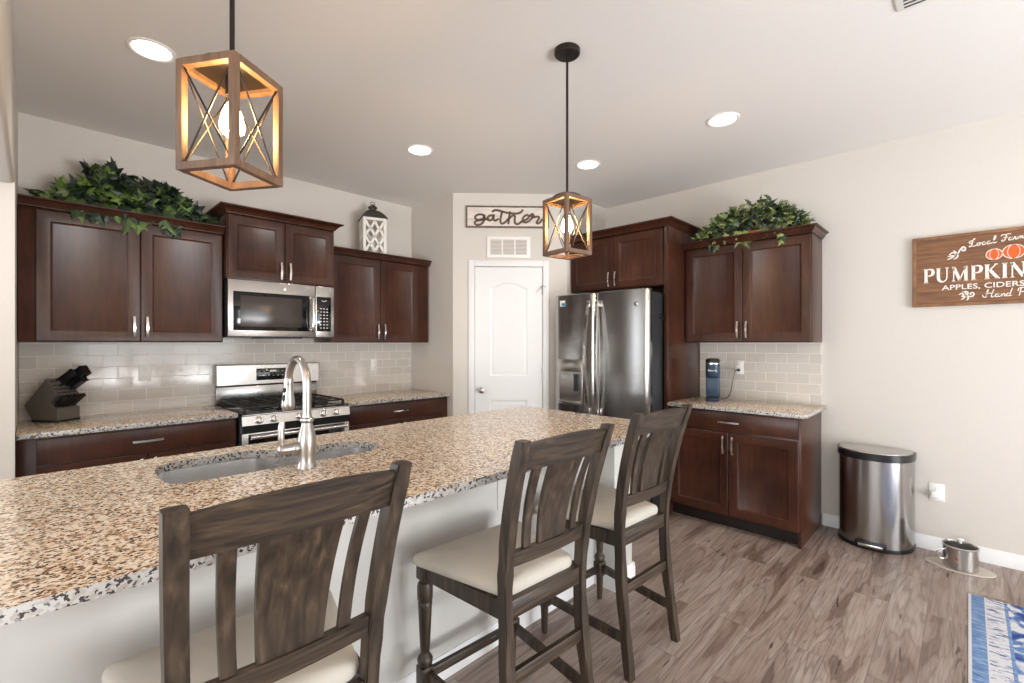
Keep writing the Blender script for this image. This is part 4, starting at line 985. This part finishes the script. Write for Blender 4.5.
# serif capitals drawn as thick and thin strokes
def serif_word(word, x, z, h, wfac, mb):
    th, tn = h * .17, h * .065
    def ln(a, b, w): stroke(mb, [(x + a[0] * h * wfac, z + a[1] * h), (x + b[0] * h * wfac, z + b[1] * h)], w, y0, y1, 1, False)
    def cv(pts, w): stroke(mb, [(x + p[0] * h * wfac, z + p[1] * h) for p in pts], w, y0, y1, 5, False)
    def sf(a, zz, l=.13): ln((a - l, zz), (a + l, zz), tn)
    W_ = {'P': .66, 'U': .82, 'M': 1.0, 'K': .82, 'I': .36, 'N': .86, 'S': .62}
    for ch in word:
        if ch == 'P':
            ln((.16, .02), (.16, .98), th); sf(.16, .03); sf(.12, .97, .09); cv([(.16, .96), (.40, .96), (.54, .88), (.57, .73), (.52, .57), (.38, .50), (.16, .50)], lambda u: tn + (th - tn) * math.sin(math.pi * u) ** 2)
        if ch == 'U':
            cv([(.16, .98), (.16, .55), (.18, .22), (.30, .05), (.44, .03), (.58, .12), (.64, .32), (.65, .98)], lambda u: th if u < .35 else (th - (th - tn) * min(1, (u - .35) * 4))); sf(.16, .97, .12); sf(.65, .97, .10)
        if ch == 'M':
            ln((.14, .02), (.16, .98), tn); ln((.16, .97), (.48, .06), th); ln((.48, .06), (.80, .97), tn); ln((.82, .02), (.80, .98), th); sf(.14, .03, .09); sf(.82, .03, .12); sf(.12, .97, .07); sf(.84, .97, .08)
        if ch == 'K':
            ln((.16, .02), (.16, .98), th); sf(.16, .03); sf(.16, .97); ln((.20, .46), (.62, .97), tn); ln((.32, .58), (.70, .03), th); sf(.62, .97, .09); sf(.70, .03, .11)
        if ch == 'I': ln((.18, .02), (.18, .98), th); sf(.18, .03); sf(.18, .97)
        if ch == 'N': ln((.14, .02), (.14, .98), tn); ln((.14, .97), (.68, .03), th); ln((.68, .02), (.68, .98), tn); sf(.14, .03, .09); sf(.10, .97, .07); sf(.68, .97, .10)
        if ch == 'S': cv([(.50, .82), (.36, .97), (.18, .92), (.12, .76), (.24, .60), (.42, .46), (.52, .28), (.44, .08), (.24, .02), (.08, .18)], lambda u: tn + (th - tn) * math.sin(math.pi * u) ** 2)
        x += W_[ch] * h * wfac + h * .05
m = MB(); serif_word('PUMPKINS', .056, .160, .094, .915, m); m.build('pumpkins_lettering', 'letter_white', t)
text('apples_ciders_lettering', 'APPLES, CIDERS', .046, 'letter_white', t, (.148, -.017, .106), width=.372, depth=.003, offset=.0004)
# cursive lines
def script(mb, glyphs, x, z, h, w, slope=0.0):
    for g in glyphs: stroke(mb, [(x + p[0] * h, z + p[1] * h + p[0] * h * slope) for p in g], w, y0, y1, 5)
LOCAL = [[(.30, .62), (.22, .50), (.05, .55), (.10, .75), (.38, .85), (.62, .98), (.52, 1.05), (.42, .80), (.34, .40), (.20, .06), (.05, .02), (.10, .14), (.35, .06), (.62, .02), (.80, .14)],
         [(1.08, .38), (.90, .36), (.82, .16), (.95, .02), (1.12, .14), (1.10, .34), (1.28, .32)], [(1.62, .32), (1.50, .40), (1.34, .24), (1.38, .04), (1.56, .04), (1.74, .16)],
         [(2.06, .34), (1.92, .40), (1.80, .22), (1.86, .03), (2.00, .06), (2.08, .24), (2.06, .36)], [(2.12, .42), (2.08, .10), (2.22, .05), (2.36, .2)], [(2.36, .2), (2.62, .70), (2.60, 1.0), (2.48, .80), (2.42, .20), (2.52, .02), (2.72, .14)]]
FARM = [[(.02, .78), (.12, .96), (.40, .92), (.75, .98), (.98, .92)], [(.56, .92), (.48, .50), (.34, .10), (.14, .02), (.04, .14), (.16, .22)], [(.28, .52), (.50, .56), (.68, .50)],
        [(1.04, .34), (.90, .40), (.78, .22), (.84, .03), (.98, .06), (1.06, .24), (1.04, .36)], [(1.10, .42), (1.06, .10), (1.18, .04), (1.34, .3)], [(1.34, .3), (1.38, .42), (1.48, .36), (1.44, .1), (1.56, .04), (1.70, .3)],
        [(1.70, .3), (1.74, .40), (1.72, .02), (1.84, .32), (1.96, .38), (1.94, .04), (2.06, .32), (2.18, .38), (2.16, .06), (2.32, .08)]]
HAND = [[(-.12, .34), (-.06, .10), (.10, .06), (.26, .40), (.40, .98), (.34, .98), (.24, .5), (.20, .02)], [(.12, .50), (.45, .54), (.82, .54)], [(.92, .98), (.76, .55), (.68, .10), (.80, .02), (.96, .14)],
        [(1.30, .34), (1.16, .40), (1.04, .22), (1.10, .03), (1.24, .06), (1.32, .24), (1.30, .36)], [(1.36, .42), (1.32, .10), (1.44, .04), (1.56, .2)], [(1.60, .38), (1.60, .02), (1.74, .32), (1.90, .36), (1.88, .06), (2.02, .08)],
        [(2.32, .34), (2.18, .40), (2.06, .22), (2.12, .03), (2.26, .06), (2.34, .24), (2.32, .36)], [(2.56, 1.02), (2.42, .5), (2.36, .08), (2.50, .06)]]
PICK = [[(.30, .95), (.20, .4), (.12, .02)], [(.02, .6), (.12, .92), (.45, 1.0), (.66, .82), (.52, .52), (.26, .46)]]
m = MB(); script(m, LOCAL, .276, .374, .046, .0047, .08); script(m, FARM, .420, .388, .042, .0047, .06)
script(m, HAND, .345, .044, .048, .0047, .02); script(m, PICK, .490, .046, .050, .0047)
m.build('script_lettering', 'letter_white', t)
FL = [[(.0, .05), (.20, .15), (.42, .30), (.60, .50), (.70, .72), (.86, .92), (1.0, .82), (.96, .62), (.82, .66), (.86, .78)], [(.10, .40), (.25, .55), (.42, .48), (.44, .30)], [(.34, .68), (.45, .58), (.52, .42)], [(.36, .05), (.50, .12), (.58, .28), (.50, .40)], [(.02, .28), (.2, .3), (.42, .32)]]
m = MB(); script(m, FL, .178, .303, .082, .0072); m.build('upper_flourish', 'letter_white', t)
m = MB()
FL2 = [[(.0, .62), (.18, .72), (.30, .55), (.18, .42), (.40, .40), (.62, .42), (.86, .36), (1.0, .56), (.90, .76), (.74, .66), (.82, .54)], [(.24, .86), (.42, .78), (.50, .50)], [(.16, .16), (.30, .24), (.46, .42)], [(.52, .06), (.62, .22), (.50, .42)], [(.40, .9), (.58, .8), (.55, .5)]]
script(m, FL2, .232, .030, .068, .0065); m.build('lower_flourish', 'letter_white', t)
def pumpkin_art(cx, cz, rx, rz):
    m = MB(); n = 28; p = [(cx + rx * math.cos(2 * math.pi * k / n), cz + rz * math.sin(2 * math.pi * k / n)) for k in range(n)]
    m.loft([[(a, -.0175, b) for a, b in p], [(a, -.016, b) for a, b in p]]); o = m.build('painted_pumpkin', 'orange', t)
    m = MB()
    for f_ in (1.0, .55):
        stroke(m, [(cx + rx * f_ * math.cos(2 * math.pi * k / 20), cz + rz * math.sin(2 * math.pi * k / 20)) for k in range(21)], .0024 if f_ < 1 else .0038, -.0188, -.0175, 1)
    m.build('ribs', 'letter_white', o)
pumpkin_art(.390, .313, .036, .034); pumpkin_art(.474, .320, .048, .043)

# ------------------------------------------------------------------ trash can
t = thing('trash_can', 'stainless half-round step trash can with black rim by the right wall', 'trash can', (XB - 0.030, 0.468, 0), R(-90))
def dshape(w, d, z, n=22, e=0.0):
    p = []
    for k in range(n + 1):
        a = math.pi + math.pi * k / n; p.append(((w / 2 + e) * math.copysign(abs(math.cos(a)) ** .85, math.cos(a)), -(0.05) + (d - .05 + e) * -abs(math.sin(a)) ** .9, z))
    p += [(w / 2 + e, -.008, z), (w / 2 + e - .010, e, z), (-w / 2 - e + .010, e, z), (-w / 2 - e, -.008, z)]
    return p
TW, TD = .420, .275
MB().loft([dshape(TW, TD, .025), dshape(TW, TD, .600)]).build('body', 'steel_v', t)
MB().loft([dshape(TW, TD, 0, e=.000), dshape(TW, TD, .004, e=.004), dshape(TW, TD, .026, e=.004)]).build('base_ring', 'black', t)
MB().loft([dshape(TW, TD, .599, e=.003), dshape(TW, TD, .603, e=.007), dshape(TW, TD, .643, e=.008), dshape(TW, TD, .647, e=.004)]).build('rim', 'black', t)
MB().loft([dshape(TW, TD, .646, e=-.004), dshape(TW, TD, .652, e=-.006), dshape(TW, TD, .656, e=-.020), dshape(TW * .7, TD * .7, .658)]).build('lid', 'steel', t)
m = MB(); m.box(-.085, .085, -TD - .016, -TD + .03, .012, .060, .008); m.build('pedal_housing', 'black', t)
m = MB(); m.box(-.068, .068, -TD - .030, -TD - .012, .026, .046, .005); m.build('pedal', 'steel', t)

# ------------------------------------------------------------------ pot on its mat
m = MB(); n = 40; c0 = (4.010, 0.038)
m.loft([[(c0[0] + .100 * math.cos(2 * math.pi * k / n) , c0[1] + .160 * math.sin(2 * math.pi * k / n), z) for k in range(n)] for z in (0.0005, .005)])
o = tag(m.build('oval_mat', 'mat'), 'pale oval mat on the floor under the steel pot', 'mat')
t = thing('steel_pot', 'small stainless steel pot with glass lid on the oval mat', 'pot', (4.000, 0.034, .005), R(-62))
m = MB(); m.lathe([(.078, 0), (.082, .004), (.082, .128), (.086, .132), (.084, .134), (.079, .130), (.079, .008), (.0, .007)], caps=False, seg=36); m.lathe([(.078, 0), (.0, .0)], caps=False, seg=36); m.build('body', 'steel', t)
m = MB(); m.lathe([(.084, .1342), (.083, .138), (.060, .146), (.030, .151), (.004, .152)], seg=36, caps=False); m.build('lid', 'glass', t)
m = MB(); m.lathe([(.085, .133), (.086, .137), (.082, .139)], seg=36, caps=False); m.build('lid_rim', 'chrome', t)
m = MB(); m.lathe([(.008, .150), (.007, .160), (.016, .168), (.017, .174), (.010, .178)], seg=20); m.build('lid_knob', 'white_plastic', t)
m = MB(); m.tube([(-.080, 0, .105), (-.112, 0, .100), (-.116, 0, .070), (-.105, 0, .048), (-.080, 0, .045)], .005, smooth=4); m.build('loop_handle', 'chrome', t)
m = MB(); m.lathe([(.007, 0), (.007, .002)], Matrix.Rotation(R(-40), 3, 'Z') @ Vector((.0, -.0815, .070)), Matrix.Rotation(R(-40), 3, 'Z') @ Vector((0, -1, 0)), 12); m.build('red_dot', 'red', t)

# rug
m = MB(); m.box(-2.1, 0, -2.0, 0, 0.0005, .009, .003); o = m.build('area_rug', 'rug', loc=(3.609, 0.0, 0)); tag(o, 'blue and white patterned area rug at the lower right corner', 'rug')

# ------------------------------------------------------------------ coffee maker
t = thing('coffee_maker', 'slim navy single-cup coffee maker on the right counter', 'coffee maker', (3.945, 1.518, .914), R(-70))
def oval(w, d, z, cy=0, n=28, p=.7): return [(w / 2 * math.copysign(abs(math.cos(2 * math.pi * k / n)) ** p, math.cos(2 * math.pi * k / n)), cy + d / 2 * math.copysign(abs(math.sin(2 * math.pi * k / n)) ** p, math.sin(2 * math.pi * k / n)), z) for k in range(n)]
MB().loft([oval(.108, .19, 0), oval(.112, .195, .006), oval(.112, .195, .022), oval(.104, .18, .028)]).build('base', 'navy', t)
MB().loft([oval(.108, .10, .026, .04), oval(.108, .10, .20, .04)]).build('column', 'navy', t)
MB().loft([oval(.108, .165, .198, .006), oval(.112, .175, .21, .002), oval(.112, .175, .305, .002)]).build('brew_head', 'navy', t)
MB().loft([oval(.113, .177, .304, .002), oval(.113, .177, .312, .002)]).build('silver_band', 'chrome', t)
MB().loft([oval(.112, .175, .3115, .002), oval(.112, .175, .330, .002), oval(.100, .160, .345, .002), oval(.07, .12, .349, .002)]).build('lid', 'black', t)
MB().box(-.042, .042, -.082, -.020, .026, .032, .004).build('drip_tray', 'black', t)
MB().box(-.05, .05, -.076, -.010, .034, .197, .012).build('cup_bay_shield', 'navy', t)
text('brand_lettering', 'Keurig', .024, 'white_plastic', t, (-.033, -.0855, .245), depth=.002, width=.066)
m = MB(); q = Matrix.Rotation(R(-90), 3, 'Z')
pts = [(XB - .036, 1.400, 1.160), (XB - .075, 1.408, 1.155), (XB - .085, 1.425, 1.08), (XB - .10, 1.44, .97), (4.08, 1.46, .926), (4.03, 1.50, .9185)]
m.tube(pts, .0035, 8, smooth=6); cord = m.build('power_cord', 'black'); tag(cord, 'black power cord from coffee maker up to the outlet', 'cord')
m = MB(); m.cyl((XB - .0172, 1.400, 1.160), (XB - .040, 1.400, 1.160), .013, .009, 12); m.build('plug', 'black', cord)

# ------------------------------------------------------------------ knife block
ku = Vector((0.62, -0.785, 0)).normalized(); kv = Vector((0.785, 0.62, 0)).normalized(); kz = Vector((0, 0, 1))
t = thing('knife_block', 'slanted charcoal knife block at the left end of the back counter', 'knife block', (0.012, 4.005, .914))
t.scale = (1.16, 1.16, 1.16)
pr = [(.0, .012), (-.080, .075), (.035, .190), (.104, .120), (.070, .090), (.092, .068), (.108, .060), (.108, .012)]
pr = [(-.015, .012), (-.065, .085), (.062, .225), (.120, .140), (.082, .098), (.112, .072), (.125, .072), (.125, .012)]
KW = .115
m = MB(); m.prism(pr, (0, 0, 0), ku, kz, kv * KW); m.build('block', 'knife_block', t)
m = MB(); m.prism([(-.02, 0), (-.02, .012), (.127, .012), (.127, 0)], Vector((0, 0, 0)) - kv * .002, ku, kz, kv * (KW + .004)); m.build('foot', 'black', t)
nrm = (ku * .085 + kz * .058).normalized()      # out of the slanted face
edge = (ku * .058 - kz * .085)
slotm = MB()
def face_pt(a, b): return Vector((0, 0, 0)) + ku * .062 + kz * .225 + edge * a + kv * KW * b
for a in (.18, .42, .66, .88):
    slotm.bar(face_pt(a, .10) + nrm * .0005, face_pt(a, .9) + nrm * .0005, .006, .003, up=nrm)
slotm.build('slots', 'black', t)
def knife(a, b, L, w, th, label, grp=True):
    p = face_pt(a, b); k = thing('kitchen_knife', label, 'knife', t.location, 0, 'knives in the block'); k.scale = t.scale; w *= 1.2; th *= 1.15; L *= .92
    mm = MB(); mm.bar(p + nrm * -.02, p + nrm * L, w, th, up=kv, bev=min(w, th) * .3); mm.build('handle', 'black', k)
    m3 = MB(); m3.bar(p + nrm * .0, p + nrm * .012, w * .85, th * 1.1, up=kv); m3.build('bolster', 'chrome', k)
    m3 = MB(); m3.bar(p + nrm * (L - .003), p + nrm * (L + .002), w * .85, th * .8, up=kv); m3.build('end_cap', 'chrome', k)
knife(.30, .52, .105, .024, .020, 'black handled knife in the upper slot of the knife block')
knife(.30, .84, .125, .030, .022, 'largest black handled knife at the far corner of the block')
knife(.62, .80, .100, .024, .020, 'black handled knife in the middle slot of the block')
for j in range(5):
    b = .14 + j * .18; p = ku * .100 + kz * .082 + kv * KW * b
    k = thing('steak_knife', 'black steak knife handle in the low front row of the block', 'knife', t.location, 0, 'steak knives in the block front'); k.scale = t.scale
    nn = (ku * .8 + kz * .62).normalized()
    mm = MB(); mm.bar(p - nn * .01, p + nn * .085, .014, .012, up=kv, bev=.003); mm.build('handle', 'black', k)
    mm = MB(); mm.bar(p + nn * .084, p + nn * .088, .013, .011, up=kv); mm.build('end_cap', 'chrome', k)

# ------------------------------------------------------------------ white lantern on the cabinet
t = thing('lantern', 'white wooden lantern with aged metal roof on the far wall cabinet', 'lantern', (2.235, 4.010, 2.200), R(-18))
t.scale = (1.08, 1.08, 1.10)
lw = .098; lh = .315
m = MB()
m.box(-lw - .006, lw + .006, -lw - .006, lw + .006, 0, .022, .003); m.box(-lw, lw, -lw, lw, lh - .02, lh, .002)
for sx in (-1, 1):
    for sy in (-1, 1): m.box(sx * lw - .012 - sx * .012, sx * lw + .012 - sx * .012, sy * lw - .012 - sy * .012, sy * lw + .012 - sy * .012, .02, lh - .018, .001)
m.build('frame', 'lantern_white', t)
for k in range(4):
    q = Matrix.Rotation(k * math.pi / 2, 3, 'Z'); m = MB(); yy = -lw + .010; e = lw - .022; z0, z1 = .03, lh - .028
    for (xa, xb) in ((-e, 0), (0, e)):
        xm = (xa + xb) / 2; w2 = (xb - xa) / 2
        for sg in (-1, 1):
            P = [(xm + sg * w2 * math.cos(a), z0 + (z1 - z0) * (b)) for a, b in ((0, 0), (.9, .12), (1.57, .25), (2.3, .38), (3.14, .5), (2.3, .62), (1.57, .75), (.9, .88), (0, 1))]
            for (x_, z_), (x2, z2) in zip(P, P[1:]): m.bar(q @ Vector((x_, yy, z_)), q @ Vector((x2, yy, z2)), .019, .008, up=q @ Vector((0, -1, 0)))
    m.build('lattice_panel', 'lantern_white', t)
m = MB(); rs = []
for a, z in ((1.10, lh), (1.08, lh + .005), (.98, lh + .020), (.84, lh + .038), (.66, lh + .056), (.46, lh + .072), (.32, lh + .078)):
    w_ = lw * a; rs.append([(-w_, -w_, z), (w_, -w_, z), (w_, w_, z), (-w_, w_, z)])
m.loft(rs); m.lathe([(.030, lh + .076), (.030, lh + .098), (.040, lh + .100), (.036, lh + .112), (.016, lh + .126), (.008, lh + .134)], seg=20); m.build('roof', 'lantern_top', t)
m = MB(); m.tube([(-.02, 0, lh + .128), (-.018, 0, lh + .146), (0, 0, lh + .154), (.018, 0, lh + .146), (.02, 0, lh + .128)], .0028, smooth=3); m.build('ring_handle', 'lantern_top', t)
MB().lathe([(.03, .022), (.03, .12), (.0, .12)], seg=20, caps=False).build('candle', 'white_plastic', t)

# ------------------------------------------------------------------ ivy arrangements
def ivy_leaf(bm, p, d, up, s, tone, layer):
    d = d.normalized(); side = d.cross(up).normalized() if d.cross(up).length > 1e-3 else Vector((1, 0, 0)); nn = side.cross(d).normalized()
    out = [(0, 0), (.22, -.10), (.50, .02), (.34, .22), (.56, .50), (.26, .46), (.0, 1.0), (-.26, .46), (-.56, .50), (-.34, .22), (-.50, .02), (-.22, -.10)]
    vs = [bm.verts.new(p + (side * x + d * y) * s + nn * s * (-.38 * abs(x) - .18 * y * y)) for x, y in out]
    c = bm.verts.new(p + d * .34 * s + nn * s * .03)
    for i in range(len(vs)):
        f = bm.faces.new((vs[i], vs[(i + 1) % len(vs)], c))
        for l in f.loops: l[layer] = (tone, tone, tone, 1)
def ivy(label, loc, rz, length, hfun, depth, nleaf, mat, seed, drop=8, smin=.035, smax=.062):
    rnd = random.Random(seed)
    t = thing('ivy_plant', label, 'plant', loc, rz, 'artificial ivy on the cabinets')
    m = MB(); n = 24
    m.loft([[(length * .5 + length * .26 * f_ * math.cos(2 * math.pi * k / n), -.02 + depth * .42 * f_ * math.sin(2 * math.pi * k / n), z) for k in range(n)] for f_, z in ((.8, .0), (.9, .015), (1, .038), (1.04, .042))])
    m.build('basket', 'terracotta', t)
    bm = bmesh.new(); lay = bm.loops.layers.color.new('leaf_tone'); st = MB()
    for i in range(nleaf):
        x = rnd.random() ** 1.0 * length; h = hfun(x / length) * rnd.choice((.8, .95, 1.0, 1.12)); y = rnd.uniform(-1, 1) * depth
        r_ = rnd.random() ** .45; zz = .02 + h * r_ * math.sqrt(max(0.05, 1 - (y / depth) ** 2 * .8))
        p = Vector((x, y, max(zz, .015)))
        d = Vector((rnd.uniform(-1, 1), rnd.uniform(-1.2, .3), rnd.uniform(-.7, .7)))
        up = Vector((rnd.uniform(-.6, .6), rnd.uniform(-1.3, -.3), rnd.uniform(.0, .9)))
        ivy_leaf(bm, p, d, up, rnd.uniform(smin, smax), rnd.random() * .75 if rnd.random() > .06 else 1.2, lay)
    for i in range(drop):      # sprigs hanging over the front edge
        x = length * (.10 + .8 * (i + rnd.random() * .6) / drop); deep = rnd.choice((2, 2, 3, 4, 5))
        for j in range(deep):
            p = Vector((x + rnd.uniform(-.035, .035), -depth - rnd.uniform(.03, .055), .03 - j * .026)); d = Vector((rnd.uniform(-.9, .9), -.3, -1)); up = Vector((rnd.uniform(-.3, .3), -1, .3))
            ivy_leaf(bm, p, d, up, rnd.uniform(smin, smax), rnd.random() * .8, lay)
    for e in (0, 1):           # loose sprigs beyond both ends
        for i in range(7):
            x = (-rnd.uniform(0, .09) if e == 0 else length + rnd.uniform(0, .06)); p = Vector((x, rnd.uniform(-depth, 0), rnd.uniform(.015, .07)))
            ivy_leaf(bm, p, Vector((-1 if e == 0 else 1, -.3, rnd.uniform(-.3, .6))), Vector((0, -.6, 1)), rnd.uniform(smin * .8, smax * .8), rnd.random() * .9, lay)
    me = bpy.data.meshes.new('foliage'); bm.to_mesh(me); bm.free(); me.materials.append(M[mat])
    o = bpy.data.objects.new('foliage', me); C.objects.link(o); o.parent = t
    for i in range(16):
        x = rnd.uniform(.2, .8) * length; tx = x + rnd.uniform(-.15, .15); st.tube([(x, 0, .04), ((x + tx) / 2, -.03, .04 + hfun(x / length) * .6), (tx, rnd.uniform(-depth, depth) * .7, hfun(min(1, max(0, tx / length))) * .9)], .0022, 6, smooth=4)
    st.build('stems', 'stem', t)
    return t
def hA(u):
    K = [(0, .07), (.1, .13), (.2, .22), (.28, .27), (.40, .24), (.55, .22), (.7, .22), (.82, .20), (.92, .13), (1, .05)]
    for (a, b), (c, d) in zip(K, K[1:]):
        if u <= c: return b + (d - b) * (u - a) / (c - a)
    return .05
ivy('long dark green ivy arrangement on the wall cabinet left of the microwave', (0.105, 3.950, 2.222), 0, .74, hA, .085, 430, 'leaf_dark', 3, drop=11, smin=.060, smax=.100)
def hB(u):
    K = [(0, .06), (.12, .17), (.3, .24), (.5, .25), (.62, .30), (.72, .24), (.82, .20), (.92, .14), (1, .08)]
    for (a, b), (c, d) in zip(K, K[1:]):
        if u <= c: return b + (d - b) * (u - a) / (c - a)
    return .05
ivy('lighter green ivy arrangement on the wall cabinet above the coffee counter', (4.000, 1.60, 2.234), R(-90), .72, hB, .085, 380, 'leaf_light', 9, drop=9, smin=.048, smax=.082)
